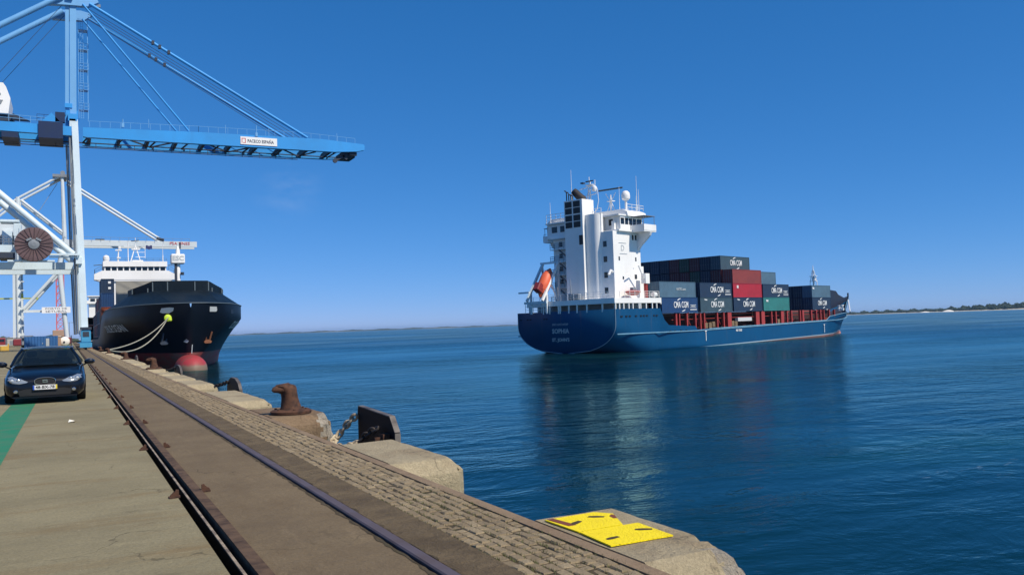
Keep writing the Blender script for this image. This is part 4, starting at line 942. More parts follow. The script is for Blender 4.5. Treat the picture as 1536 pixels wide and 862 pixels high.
for k in range(6):
    for ti in (0,1):
        container(SM,(85.4,-6.2+2.5*k,TZ[ti]+.1),DKBL if k<5 else MAROON,L=12.19*.86,label=f'dark container end, {["lower","upper"][ti]} row near the bow, {ordn[k+1] if k else "outermost"} column',group='dark container ends near the bow')
g=MB(); 
for y in range(-9,10,3): g.beam((26.6,y,6.5),(26.6,y,12.2),.2,.2)
g.beam((26.6,-9,12.2),(26.6,9,12.2),.3,.2); g.beam((26.6,-9,9.3),(26.6,9,9.3),.3,.2); g.build('lashing_bridge',REDP,SHIP)

# ================================================================== SHIP moored at the quay (bow towards the camera)
BX0,BY0=16.8,143.0
S2=empty('cargo_ship',(BX0,BY0,WZ),R(-90),'black hulled container ship with white bridge moored bow on along the quay','container ship')
bpy.context.view_layer.update(); SM2=S2.matrix_world.copy()
def top2(d): return lerp([(0,10.6),(30,10.2),(40,9.6),(46,8.6),(56,6.2),(70,5.4),(130,5.4)],d)
def hb2(d,z):
    wl=lerp([(3,.05),(6,.7),(12,2.3),(20,4.6),(29,7.4),(45,10.6),(60,11.4),(130,11.4)],d)
    dk=lerp([(0,.15),(1,2.6),(3,4.9),(6,7.0),(10,8.8),(16,10.4),(24,11.4),(32,11.6),(130,11.5)],d)
    t=max(0,min(1,z/8.0)); return wl+(dk-wl)*t
st=[]
for d in (0,.4,1,2,3,4.5,6,8,10,13,16,20,24,28,32,36,40,43,46,50,56,63,70,90,110,130):
    D=top2(d); kz=lerp([(0,9.9),(1,7.2),(2.2,4.2),(3.4,1.2),(4.2,-.4),(6,-3),(130,-3)],d); sec=[(0,kz)]
    for i in range(1,13):
        z=kz+(D-kz)*i/12; y=hb2(d,z)
        if kz>-.5: y*=min(1,((z-kz)/(D-kz+1e-6))**.55)
        elif z<0: y=hb2(d,0)*max(.1,(z-kz)/(-kz))**.3
        sec.append((max(.02,y),z))
    st.append((-d,sec))
HK=hull_mat('black_hull_paint',(.0035,.007,.015),(.42,.04,.045),(2.7,.0),rust=.05,rough=.45)
hull('hull',st[::-1],HK,S2)
DK=paint('bow_dark_paint',(.004,.010,.018),(.012,.020,.027),.3,.5,amt=.7,spec=.15)
# faceted whaleback rising to the raised bulwark
P0=[(-48,11.55,8.4),(-40,11.6,9.6),(-24,11.4,10.35),(-16,10.4,10.5),(-10,8.8,10.55),(-6,7.0,10.6),(-3,4.9,10.6),(-1,2.6,10.6),(0,0,10.6)]
P1=[(-34,9.2,10.9),(-27,8.8,11.9),(-20,8.0,12.6),(-17.6,7.4,12.8),(-15,5.9,13.0),(-13.4,4.9,13.1),(-12.8,4.3,13.2),(-12.6,2.4,13.2),(-12.5,0,13.2)]
g=MB()
full=lambda P:[(x,y,z) for x,y,z in P]+[(x,-y,z) for x,y,z in P[-2::-1]]
g.loft([full(P0),full(P1)]); g.build('whaleback',DK,S2)
P2=[(-20,8.0,13.6),(-17.6,7.4,13.8),(-15,5.9,14.3),(-13.4,4.9,14.7),(-12.8,4.3,14.9),(-12.6,2.4,14.9),(-12.5,0,14.9)]
P1b=[(x,y,z-.02) for x,y,z in P1[2:]]
g=MB(); g.loft([full([(x,y*.995,z) for x,y,z in P1b]),full(P2)]); g.loft([full(P2),full([(x-.18,y*.98,z) for x,y,z in P2])]); g.loft([full([(x-.18,y*.98,z) for x,y,z in P1b]),full([(x-.18,y*.98,z) for x,y,z in P2])]); g.build('bow_bulwark',DK,S2)
g=MB()
for y in (-7.4,-5.2,-4.5,4.5,5.2,7.4,-2.2,2.2): x=lerp([(0,-12.42),(2.4,-12.52),(4.3,-12.75),(5.2,-13.8),(7.4,-17.5)],abs(y)); g.beam((x,y,12.9),(x,y,14.7 if abs(y)<4.6 else 13.7),.14,.18)
g.build('bulwark_stay',paint('edge_grey',(.10,.13,.15)),S2)
def onhull(d,y,z,off=.04):
    return (-d-.0,y,z)
# knuckle rail
g=MB(); pts=[(x+.05,y*1.004,z) for x,y,z in full(P0)]; g.tube(pts,.09,6); g.build('knuckle_rail',paint('edge_grey',(.10,.13,.15)),S2)
# hawse openings, mooring port, anchors
def hx(y,z):
    """x of the hull surface for given side offset and height"""
    lo,hi=0,60
    for _ in range(40):
        m_=(lo+hi)/2
        kz=lerp([(0,9.9),(1,7.2),(2.2,4.2),(3.4,1.2),(4.2,-.4),(6,-3),(130,-3)],m_); D=top2(m_); v=hb2(m_,z)
        if kz>-.5: v*=min(1,max(0,(z-kz)/(D-kz))**.55) if z>kz else 0
        if v<abs(y): lo=m_
        else: hi=m_
    return -hi
def hullquad(name,pts,mat,off=.06,thick=.05):
    """a plate lying on the bow surface, outline given as (y,z)"""
    fr=[]; c=Vector((sum(p[0] for p in pts)/len(pts),sum(p[1] for p in pts)/len(pts)))
    F=[(hx(y,z)+off,y,z) for y,z in pts]; B=[(x-thick*2,y,z) for x,y,z in F]; n=len(F)
    return MB().add(F+B,[tuple(range(n)),tuple(range(n,2*n))[::-1]]+[(i,(i+1)%n,n+(i+1)%n,n+i) for i in range(n)]).build(name,mat,S2)
PALE=flat('fairlead_pale',(.50,.52,.52),.6)
hullquad('mooring_opening',[(-4.3,9.3),(-4.1,9.9),(-3.0,10.0),(-2.4,9.9),(-2.5,9.4),(-3.0,9.1),(-3.9,9.1)],PALE,.12)
hullquad('mooring_opening',[(3.1,9.2),(3.1,10.0),(4.3,10.0),(4.4,9.4),(4.2,9.2)],PALE,.12)
hullquad('mooring_opening',[(7.1,8.9),(7.1,9.6),(7.7,9.6),(7.7,8.9)],flat('opening_dark',(.01,.012,.015)),.1)
for y in (3.0,-3.6):
    t=empty('anchor',(hx(y,4.6)+.3,y,4.6)); t.parent=S2; t.scale=(.65,.65,.65); am=RUSTOR if y>0 else DARKSTEEL
    g=MB(); g.prism([(-1.0,-.3),(-.7,-.75),(.7,-.75),(1.0,-.3),(.6,.0),(0,.2),(-.6,0)],-.15,.25,'X'); g.beam((.1,-.55,0),(.5,-.1,2.1),.28,.3); g.beam((.1,.45,0),(.5,1.0,2.1),.28,.3); g.build('fluke',am,t)
hullquad('draught_patch',[(-.9,4.5),(-.5,4.9),(-.1,4.6),(-.4,4.3)],LETG,.1)
# lettering on both bows, bent round the plating
def bowtext(side):
    o=text('ship_name','DS BLUE OCEAN',1.7,(0,0,0),(1,0,0),(0,1,0),LETW,S2,0.0,align='LEFT',bold=.02,sx=.92)
    xs_=[v.co.x for v in o.data.vertices]; Lx=max(xs_)
    for v in o.data.vertices:
        u=v.co.x; h=v.co.y
        # distance behind the stem grows with u on the port bow; on the starboard bow the name ends nearest the stem
        d=(9.0+u*1.3) if side>0 else (13.0+(Lx-u)*1.5); z=7.0+h
        y=hb2(d,z)+.06; v.co=Vector((-d,side*y,z))
    return o
bowtext(1); bowtext(-1)
g=MB(); g.lathe((.5,0,.1),[(.1,3.3),(.9,3.05),(1.7,2.4),(2.15,1.2),(2.3,0),(2.3,-4),(1.6,-9)],24,'X'); 
m,nt,p,oc=base('bulb_red',.6,0,.4); sep=node(nt,'ShaderNodeSeparateXYZ'); nt.links.new(oc,sep.inputs[0])
h_=mth(nt,'ADD',sep.outputs[2],mth(nt,'MULTIPLY',noise(nt,oc,.8,4),.9)); c1=mix(nt,ramp(nt,noise(nt,oc,.9,5,.7),.45,.65),(.34,.035,.045),(.22,.06,.05))
nt.links.new(mix(nt,ramp(nt,h_,1.15,1.45),(.20,.14,.10),c1),p.inputs['Base Color']); g.build('bulbous_bow',m,S2,True)
g=MB(); g.tube([(-3.3,.9,5.2),(-2.8,.5,4.4),(-1.4,.2,2.6)],.05,5); g.build('bow_chain',LETG,S2)
# decks, breakwater and superstructure
g=MB(); g.box(-130,-46,-11.2,11.2,4.6,4.8); g.prism([(-46,-11.2),(-46,11.2),(-24,11),(-14,9),(-6,5),(-6,-5),(-14,-9),(-24,-11)],10.0,10.1,'Z'); g.build('deck',DARKSTEEL,S2)
g=MB(); g.box(-41,-40.2,-9.0,1.5,9.6,16.5); g.build('breakwater_wall',paint('breakwater_beige',(.30,.29,.25),(.24,.23,.20),.25,.7,amt=.4),S2)
g=MB(); g.box(-129.9,-48,-9.6,9.6,4.9,7.4); g.build('hatch_coaming',paint('dark_hatch',(.045,.018,.018)),S2)
g=MB()
for d in range(52,128,5): g.box(-d-.2,-d+.2,-11.3,-10.9,4.8,7.9)
g.build('side_post',paint('edge_grey',(.10,.13,.15)),S2)
bd=127.0
g=MB(); g.box(-bd-10,-bd,-8.0,8.4,4.8,22.6); g.prism([(-10.9,22.3),(10.7,22.3),(10.7,23.9),(8.8,24.9),(-8.9,24.9),(-10.9,23.9)],-bd-4,-bd+.6,'X'); g.prism([(-10.9,22.4),(-9.4,21.9),(9.2,21.9),(10.7,22.4)],-bd-4,-bd+.5,'X'); g.prism([(-8.6,26.1),(8.5,26.1),(8.5,27.6),(-8.6,27.6)],-bd-6,-bd+.9,'X'); g.box(-bd-6,-bd-5.8,-8.6,8.4,24.9,26.1)
for k in range(11): y=-8.1+1.62*k; g.box(-bd+.2,-bd+.5,y-.16,y+.16,24.9,26.1)
g.build('bridge_block',WHITE,S2)
MB().box(-bd+.1,-bd+.25,-8,8,24.9,26.1).build('bridge_window',GLASSD,S2)
g=MB()
for s_ in (-1,1): rails(g,[(-bd+.3,s_*8.8,24.9),(-bd+.3,s_*10.7,23.9),(-bd-3.5,s_*10.7,23.9)],1.4,2,.06,1.6); g.tube([(-bd+.3,s_*8.8,26.6),(-bd+.3,s_*11,26.4)],.12,5)
rails(g,[(-bd+.7,-8.4,27.6),(-bd+.7,8.4,27.6)],.9,2,.04,1.8); g.build('bridge_railing',paint('edge_grey',(.10,.13,.15)),S2)
g=MB(); g.lathe((-bd-1,-7.7,27.5),[(.5,0),(.85,.5),(.9,1.1),(.75,1.7),(.2,2.0)],14); g.lathe((-bd-1,-7.7,27.5),[(.3,0),(.3,.4)],8); g.build('satellite_dome',WHITE,S2,True)
g=MB(); g.tube([(-bd-1,-4.6,27.5),(-bd-1,-4.4,31.5)],[.25,.15],6); g.box(-bd-1.4,-bd-.6,-5.3,-3.6,30.8,31.1); g.box(-bd-1.4,-bd-.6,-4.9,-3.9,28.6,28.9); g.lathe((-bd-1,-4.2,31.3),[(.4,0),(.4,.8)],8)
g.tube([(-bd-2,-1.8,27.5),(-bd-2,-1.9,33.5)],.14,5); g.beam((-bd-2,-3,32.2),(-bd-2,-.4,32.0),.15,.15)
for s_ in (-1.4,1.4): g.tube([(-bd-3,.2+s_,27.5),(-bd-3,.2,32.6)],.16,6)
g.tube([(-bd-3,.2,32),(-bd-3,.2,34.8)],.1,5); g.box(-bd-3.4,-bd-2.6,-.9,1.4,31.3,31.6)
for z in (29.2,30.6,32.0): g.tube([(-bd-3,.2,z),(-bd-3,2.8,z)],.07,5)
g.tube([(-bd-3,2.8,28.9),(-bd-3,2.8,33)],.08,5); g.box(-bd-3.2,-bd-2.4,-.7,2.2,27.6,28.2)
g.build('mast_cluster',WHITE,S2); g=MB(); g.tube([(-bd,8.3-.9,27.5),(-bd,8.3-.9,33)],.07,5); g.tube([(-bd,8.3-.9,27.5),(-bd,8.3-.9,29.5)],.16,5); g.build('whip_antenna',WHITE,S2)
MB().beam((-bd-2.6,-1,33.8),(-bd-2.6,1.2,34.1),.2,.2).build('radar_scanner',DARKSTEEL,S2)
g=MB(); rr=[[(-bd-3,3.0+.22*i,31.5+h+.12*math.sin(i*1.2)) for i in range(9)] for h in (0,.5,1.1)]; g.loft(rr); g.build('flag',flat('flag_blue',(.03,.035,.12),.8),S2)
# foremast with boxed platform
g=MB(); g.tube([(-18,.1,13),(-18,.1,20.6),(-18,.1,21.4)],[.42,.36,.1],10); g.build('foremast_pole',WHITE,S2,True)
g=MB(); g.box(-18.9,-17.1,-1.1,1.2,18.2,19.9,.15); g.build('foremast_platform',WHITE,S2)
text('foremast_lettering','ESC',1.15,(-17.08,.05,19.1),(0,1,0),(0,0,1),LETG,S2,.01,bold=.03)
g=MB(); g.tube([(-18,.5,20.9),(-18,.5,22.0)],.14,6); g.lathe((-17.5,.75,16.2),[(.3,0),(.3,.5)],8); g.box(-17.9,-17.5,-.5,-.1,13.5,18.2); g.build('foremast_fitting',DARKSTEEL,S2)
# containers seen on the moored ship: ends facing the bow
CG2='containers stacked on the moored black ship'
# quay side column, front faces at about Y=186
def c2(d,y,z,c,label,L=12.19,g_=CG2): return container(SM2,(-d-L/2,y,z),c,L=L,label=label,group=g_,rot=0,doors=False)
zs=6.1
c2(50,-10.1,zs,BROWNR,'rusty brown container low in the quay side column by the black hull')
c2(50,-10.1,zs+2.9,ORANGEC,'brick orange container under the two blue ones by the black hull')
c2(50,-10.1,zs+5.8,GREYBL if False else NAVY2,'plain blue container end below the top of the quay side column')
c2(50,-10.1,zs+8.7,NAVY,'dark blue container with two pale marks, top of the quay side column')
for z_ in (1.9,.75): MB().box(12.19/2+.0,12.19/2+.03,.1,.6,z_,z_+.45).build('pale_mark',LETW,[o for o in bpy.data.objects if o.get('label','').startswith('dark blue container with two')][0])
for k,(c,nm) in enumerate(((REDC,'bright red'),(MAROON,'dark maroon'),(DGREEN,'dark green'),(LGREY,'greenish grey'))):
    c2(52,-6.2+3.0*k if k<2 else -6.2+3.0*k,14.1,c,f'{nm} container end just showing above the beige wall on the black ship')
c2(52,7.6,13.4,NAVY,'navy container top showing above the black bow on its outer side')
rnd=random.Random(8); nm2={NAVY:'dark blue',GREYBL:'pale blue',MAROON:'maroon',ORANGEC:'brick orange',SLATE:'slate green',DKBL:'very dark blue'}
for b in range(1,6):
    n_=[4,3,3,3,2,2][b]
    for t_ in range(n_):
        c=[MAROON,ORANGEC,DKBL,SLATE,MAROON,NAVY,BROWNR][(b*2+t_)%7] if not (b==3 and t_==2) else NAVY
        c2(50+b*12.8,-10.1,zs-.2+2.9*t_,c,f'container on the black ship, {["","second","third","fourth","fifth","sixth"][b]} column from its bow, {["lowest tier","second tier","third tier","top tier"][t_]}')
# mooring ropes
def rope(a,b,sag,r,label):
    a=Vector(a);b=Vector(b); pts=[a.lerp(b,k/18)-Vector((0,0,sag*4*(k/18)*(1-k/18))) for k in range(19)]
    g=MB(a); g.tube(pts,r,6); o=g.build('mooring_rope',ROPE,smooth=True); o.location=a; tag(o,label,'rope','mooring ropes of the black ship'); return o
hxp=SM2@Vector((hx(-3.2,8.4)+.35,-3.2,8.35))
rope((3.5,100,.35),hxp,1.9,.075,'pale mooring rope hanging lowest from the green fairlead')
rope((3.6,100.4,.4),hxp+Vector((.1,0,.1)),.9,.065,'pale mooring rope running straighter to the green fairlead')
g=MB(); c=hxp; 
for k in range(5):
    a=k*1.3; g.tube([c+Vector((.35*math.cos(a+q)*(.5+.5*(q%2)),.1+.1*k*.3,.45*math.sin(a+q))) for q in (0,.6,1.2,1.8,2.4)],.16,6)
g=MB(c); g.lathe(c,[(.25,-.2),(.55,-.1),(.6,.15),(.35,.3)],9,'Y'); g.lathe(c+Vector((.3,-.1,-.3)),[(.15,-.15),(.3,0),(.15,.2)],7,'Y')
o=g.build('rope_guard',flat('lime_plastic',(.55,.72,.04),.6)); o.location=c; tag(o,'lime green chafe guard bundle at the fairlead of the black ship','rope guard')

# ================================================================== second moored ship farther along
t=empty('moored_ship',(16,412,WZ),0,'farther ship with white bridge and stacked boxes behind the black ship','container ship')
g=MB((16,412,WZ)); g.prism([(5.2,-3.8),(27,-3.8),(27,1),(5.2,1)],330,480,'Y'); g.build('hull',HK,t)
g=MB((16,412,WZ)); g.box(7,25,420,432,1,17.6); g.prism([(5.4,17.4),(26,17.4),(26,18.4),(24.5,20.5),(7,20.5),(7,19),(5.4,18.4)],418.8,424,'Y'); g.box(6.4,25,418.2,424.5,20.5,20.9); g.build('bridge_block',WHITE,t)
g=MB((16,412,WZ)); 
for k in range(5): g.box(7.6+2.4*k,9.4+2.4*k,418.6,418.9,18.5,19.6)
g.build('bridge_window',GLASSD,t)
rnd=random.Random(77)
for k in range(4):
    for j in range(3 if k<3 else 2):
        c=[DKBL,NAVY,MAROON,ORANGEC,DKBL,BROWNR][(k*5+j*2)%6]
        o=container(Matrix.Identity(4),(6.6+0*k,362+13*k,1.2+2.9*j),c,label=f'{["bottom","middle","top"][j]} container of the {["nearest","second","third","fourth"][k]} stack on the farther ship',group='containers on the farther ship',rot=math.pi/2,doors=False)

# ================================================================== CRANE with blue boom
C1=empty('harbour_crane',(2,160,0),0,'tall ship to shore crane with blue boom and white legs over the black ship','crane')
O1=(2,160,0)
def b1(mb,name,mat,smooth=False,parent=None): return mb.build(name,mat,parent or C1,smooth)
YA,YB=152.5,168.5
for (yy,pts) in ((YA,[(1.75,0.9),(1.5,15.8),(.85,30.3),(.6,37.5)]),(YB,[(1.5,.9),(1.0,16),(.2,33.3),(.1,38.5)])):
    g=MB(O1); g.beam((pts[0][0]+.2,yy,pts[0][1]+1.6),(pts[-1][0]+.2,yy+(3.0 if yy<160 else -3.5),pts[-1][1]),.95,.9); b1(g,'leg',CRWHITE)
    g=MB(O1); g.tube([(pts[0][0]-1.0,yy+.6,2.5),(pts[1][0]-.95,yy+.8,15),(pts[-1][0]-.6,yy+(3.0 if yy<160 else -3.5),36.5)],.14,6); g.tube([(pts[0][0]-.75,yy+.2,2.5),(pts[1][0]-.7,yy+.4,15),(pts[-1][0]-.35,yy+(3.0 if yy<160 else -3.5),36.5)],.09,6); b1(g,'cable_conduit',GREYSTEEL)
    g=MB(O1); g.beam((-16.5,yy,3),(-16.5,yy,36),1.2,1.2); b1(g,'leg',CRWHITE)
    # diagonal brace to the landside leg
    g=MB(O1); g.tube([(.4,yy,15.2),(-16.3,yy,30.8)],.50,12); b1(g,'brace',CRWHITE,True)
g=MB(O1); g.beam((-17,160,13.9),(.4,160,13.9),1.1,1.15); g.beam((-17,YB,13.6),(1.4,YB,13.6),.9,1.0); b1(g,'portal_beam',CRWHITE)
g=MB(O1); g.beam((-17,YA,16.0),(-7.4,YA,16.0),1.0,1.1); g.beam((-3.0,YA,15.15),(1.3,YA,15.15),1.1,.28); g.beam((-3.0,YA,14.75),(1.0,YA,14.75),.3,.2); b1(g,'walkway_beam',CRWHITE)
g=MB(O1); g.beam((1.75,YA-1,2.7),(1.75,YB+1,2.7),.9,1.1); g.beam((1.2,YA,14.2),(.9,YB,14.2),.9,1.0); g.beam((.5,YA+2.5,37.0),(.5,YB-3,37.0),.9,1.3); b1(g,'sill_beam',CRWHITE)
for yy in (YA-1,YB+1):
    bg_=empty('bogie',(2-2+0,yy-160,0)); bg_.parent=C1
    g=MB(); g.box(-.55,.45,-2.6,2.6,.75,1.5,.08); g.box(-.4,.3,-1.0,1.0,1.5,2.3,.05); g.build('bogie_frame',paint('bogie_blue',(.05,.25,.42),(.10,.12,.14)),bg_)
    g=MB()
    for y in (-2.0,-.75,.75,2.0): g.lathe((0.02,y,.42),[(.40,-.14),(.40,.14)],14,'X')
    g.build('wheels',DARKSTEEL,bg_)
g=MB(O1); g.box(1.15,2.85,YA-4.3,YA-2.9,.35,1.1); g.box(1.3,2.7,YA-4.2,YA-3.0,1.1,3.1,.1); b1(g,'drive_cabin',paint('cabin_blue',(.06,.32,.55),(.05,.2,.35)))
g=MB(O1); g.box(1.2,2.8,YA-4.35,YA-2.8,3.1,3.5); g.box(1.55,2.45,YA-4.24,YA-4.21,2.0,2.8); b1(g,'cabin_roof',DARKSTEEL)
# mast
for yy,nm in ((156.2,0),(163.6,1)):
    g=MB(O1)
    g.beam((-.28,yy,38.3),(-.10,yy,57.6),.55,.6); g.beam((.62,yy,38.3),(.75,yy,57.6),.95,.9); b1(g,'mast',CRPALE)
g=MB(O1); g.beam((.5,155,37.9),(.5,165,37.9),1.3,1.2); g.box(-.5,1.3,155.8,156.8,36.2,39.2); g.box(-.4,1.2,163,164.2,36.2,39.2); g.box(-.6,.5,155.6,156.1,39.6,40.3); b1(g,'mast_foot',CRBLUE)
g=MB(O1); g.prism([(-3.0,57.2),(-1.4,58.4),(1.6,58.9),(2.2,58.6),(4.2,58.5),(4.6,57.7),(3.0,56.8),(-.8,56.6),(-3.0,56.4)],155.4,156.4,'Y'); g.prism([(-2.4,56.6),(2.4,56.9),(4.0,58.2),(2.0,58.6),(-1.6,58.3)],163,164,'Y'); g.beam((.2,155,58),(.2,164.5,58),1.0,1.0); b1(g,'mast_head',CRPALE)
g=MB(O1)
for z in (40,43.4,46.8,50.2,53.6): g.box(1.5,2.9,158,159.6,z,z+.05)
for x in (1.5,2.9): g.tube([(x,158,38.5),(x,158,55.5)],.05,4); g.tube([(x,160,38.5),(x,160,55.5)],.05,4)
for z in (40,43.4,46.8,50.2): rails(g,[(1.5,157.9,z),(3.0,157.9,z)],1.1,2,.04,.75)
g.tube([(1.8,158,38.5),(1.8,158,55.5)],.04,4); g.tube([(2.2,158,38.5),(2.2,158,55.5)],.04,4)
for k in range(40): g.tube([(1.8,158,38.6+.42*k),(2.2,158,38.6+.42*k)],.03,4)
b1(g,'ladder',CRPALE)
g=MB(O1); rails(g,[(1.5,157,58.7),(4.4,157,58.7)],1.3,2,.05,.9); g.box(3.8,4.9,156.8,157.4,57.4,57.9); b1(g,'mast_platform',GREYSTEEL)
# boom girders
def boomz(x): return 36.9+.012*(49-x)*0-.0*x
for yy,nm in ((155.4,0),(162.4,1)):
    g=MB(O1); g.prism([(2.0,34.85),(2.0,36.35),(20,36.9),(38.5,37.15),(41.5,37.2),(49.5,36.75),(49.8,36.6),(49.8,35.7),(48.4,35.3),(44,34.95),(2.6,34.75)],yy-.45,yy+.45,'Y')
    g.build('boom_girder',CRBLUE,C1)
    g=MB(O1); g.beam((-26,yy,35.9),(1.0,yy,35.6),.9,1.5); g.build('backreach_girder',CRBLUE,C1)
for x in (3,7.5,12,16.5,21,25.5,30,34.5,39,43.5): b1(MB(O1).box(x-.25,x+.25,155.9,161.9,35.0,35.9),'boom_cross_beam',DARKSTEEL)
g=MB(O1)
for a,b in ((9,12.5),(16,12.5),(22,25.5),(29,25.5),(35,38),(41,38)): g.beam((a,157,35.2),(b,158.8,34.5),.22,.22)
b1(g,'boom_under_bracing',DARKSTEEL)
g=MB(O1)
yy=159.0
g.beam((-26,yy,34.55),(46,yy,34.75),.30,.14); g.beam((-26,yy,33.75),(38,yy,33.95),.14,.12)
x=-26
while x<38: g.tube([(x,yy,33.8),(x,yy,34.6)],.06,4); x+=3.0
x=-24
while x<45: g.beam((x,yy,34.6),(x+.9,yy-3.2,35.1),.2,.2); g.beam((x,yy,34.6),(x+.9,yy+3.2,35.1),.2,.2); x+=5.2
b1(g,'boom_walkway',DARKSTEEL)
g=MB(O1); rails(g,[(3,155.1,36.5),(20,155.1,36.95),(38,155.1,37.2),(48,155.1,36.8)],1.0,1,.035,1.6); rails(g,[(-10,155.1,36.6),(-1,155.1,36.4)],1.1,2,.04,1.4)
for x in (12,24.5,32,44.5): g.tube([(x,155,37),(x,155,38.5)],.05,4)
for x,h in ((8,1.4),(29.8,2.0)): g.tube([(x,155,36.8),(x,155,36.8+h)],.09,5); g.box(x-.2,x+.2,154.8,155.2,36.8,37.5)
b1(g,'boom_railing',CRPALE)
g=MB(O1); g.box(45.6,48.2,156,160,34.3,35.2); g.beam((46.8,156,34.9),(44.2,156,33.5),.4,.4); g.beam((45.5,156,34.9),(46.6,156,33.9),.4,.4); g.lathe((44.3,155.9,33.5),[(.45,-.15),(.45,.15)],10,'Y'); g.box(47.0,48.4,155.4,155.9,34.6,35.2); b1(g,'boom_tip_sheaves',DARKSTEEL)
g=MB(O1); g.box(-4.4,-.9,154.7,162,34.2,36.9); g.box(-9.5,-7.2,155.0,162,34.0,35.0); g.beam((-2.8,155.8,36.8),(-.6,155.8,38.4),.4,.4); g.box(-2.0,-.6,155,156,37.0,38.6); rails(g,[(-4.6,155.4,36.9),(-2.6,155.4,36.9)],1.2,2,.04,1.0); b1(g,'trolley',paint('trolley_dark_blue',(.008,.025,.085),(.015,.03,.06)))
g=MB(O1); g.prism([(-4,36.9),(-2.5,38.4),(-1.2,36.9)],155,155.6,'Y'); b1(g,'boom_hinge',CRBLUE)
# stays
def stay(pts,r,mat=CRBLUE,nm='stay'): g=MB(O1); g.tube(pts,r,10); b1(g,nm,mat,True)
for yy in (155.2,162.6):
    stay([(3.2,yy,57.2),(39,yy,37.3)],.27); stay([(2.2,yy,57.0),(18.4,yy,37.0)],.17)
    stay([(-.8,yy,58.0),(-17.5,yy,46.4)],.48,CRPALE)
g=MB(O1)
for k in range(5): g.tube([(3.0,156+k*1.3,56.6),(38.0-.3*k,156+k*1.3,37.3)],.045,4)
for yy in (156,162): g.tube([(-.6,yy,57),(-16,yy,36)],.04,4)
for yy in (155.2,162.6):
    a=Vector((3.2,yy,57.2)); b=Vector((39,yy,37.3)); 
    for f in (.27,.30,.34): c=a.lerp(b,f); g.box(c.x-.22,c.x+.22,yy-.33,yy+.33,c.z-.3,c.z+.3)
b1(g,'hoist_rope',DARKSTEEL)
# machinery house
g=MB(O1); g.prism([(-22,38.0),(-8.6,38.0),(-8.3,40.5),(-8.9,42.3),(-9.3,42.9),(-22,42.9)],156,163,'Y'); b1(g,'machinery_house',WHITE)
g=MB(O1); g.lathe((-9.9,155.97,41.0),[(.3,0),(.3,.05)],16,'Y'); g.prism([(-11,40.1),(-9.3,40.1),(-9.6,39.4),(-10.4,39.2)],155.93,155.99,'Y'); b1(g,'house_vent',GREYSTEEL)
g=MB(O1); g.box(-22,-8,156.5,162.5,36.9,38.0); g.prism([(-8,36.9),(-8,38),(-5.5,36.9)],155.6,156.2,'Y'); b1(g,'house_base',DARKSTEEL)
# sign on the boom
sg=empty('boom_sign',(27-2,154.9-160,35.2)); sg.parent=C1
MB().box(0,6.4,-.06,.0,.05,1.45).build('sign_board',flat('sign_white',(.82,.82,.80),.5),sg)
text('sign_lettering','PACECO ESPAÑA',.78,(3.5,-.07,.68),(1,0,0),(0,0,1),LETB,sg,.006,fit=4.6,bold=.02)
g=MB()
for k,(a,b,c,d) in enumerate(((.2,.9,1.05,1.17),(.2,.32,.3,1.05),(.78,.9,.3,1.05),(.42,.78,.3,.4))): g.box(a,b,-.075,-.061,c,d)
g.build('sign_mark',LETR,sg)
# cable reel on the portal
rl_=empty('cable_reel',(-5-2,150.2-160,16.5)); rl_.parent=C1
reel=paint('reel_rust',(.135,.085,.09),(.09,.06,.065),.7,.7,amt=.8)
MB().lathe((0,0,0),[(2.25,-.28),(2.62,-.25),(2.66,0),(2.62,.25),(2.25,.28)],40,'Y').build('reel_disc',reel,rl_)
g=MB()
for k in range(22):
    a=2*math.pi*k/22+.1; g.beam((.7*math.cos(a),-.33,.7*math.sin(a)),(2.55*math.cos(a),-.29,2.55*math.sin(a)),.09,.10,(0,1,0))
g.build('reel_spokes',flat('reel_spoke_dark',(.05,.03,.035),.7),rl_)
g=MB(); g.lathe((0,-.42,0),[(.8,.1),(.75,0),(.3,-.1)],20,'Y'); g.beam((-1.0,-.5,.55),(-.3,-.5,.9),.12,.3); g.beam((.3,-.5,.9),(1.0,-.5,.55),.12,.3); g.build('reel_hub',GREYSTEEL,rl_)
g=MB(O1); g.box(-8.6,-2.2,150.9,152,13.9,14.15); g.beam((-5,151.2,14),(-5,151.2,16.4),.4,.4); b1(g,'reel_bracket',CRWHITE)
g=MB(O1)
for (x0,x1,z0,z1) in ((-9.6,-8.2,16.8,19.2),(-8.0,-7.0,17,20.4),(-9.9,-7.2,20.6,21.0)): g.box(x0,x1,156,159,z0,z1,.05)
b1(g,'electrical_cabinet',CRWHITE)
g=MB(O1); g.box(-10.5,-7.3,157,160,16.2,18.6); rails(g,[(-10,155,17),(-6.5,155,17)],1.2,3,.05,.7); b1(g,'equipment',GREYSTEEL)
g=MB(O1); g.tube([(-6.9,151,14),(-6.9,151,19)],.22,6); g.tube([(-7.4,151,14),(-7.4,151,19)],.06,4); 
for k in range(16): g.beam((-7.4,151,14+.3*k),(-6.9,151,14+.3*k),.05,.05)
b1(g,'service_ladder',CRWHITE)

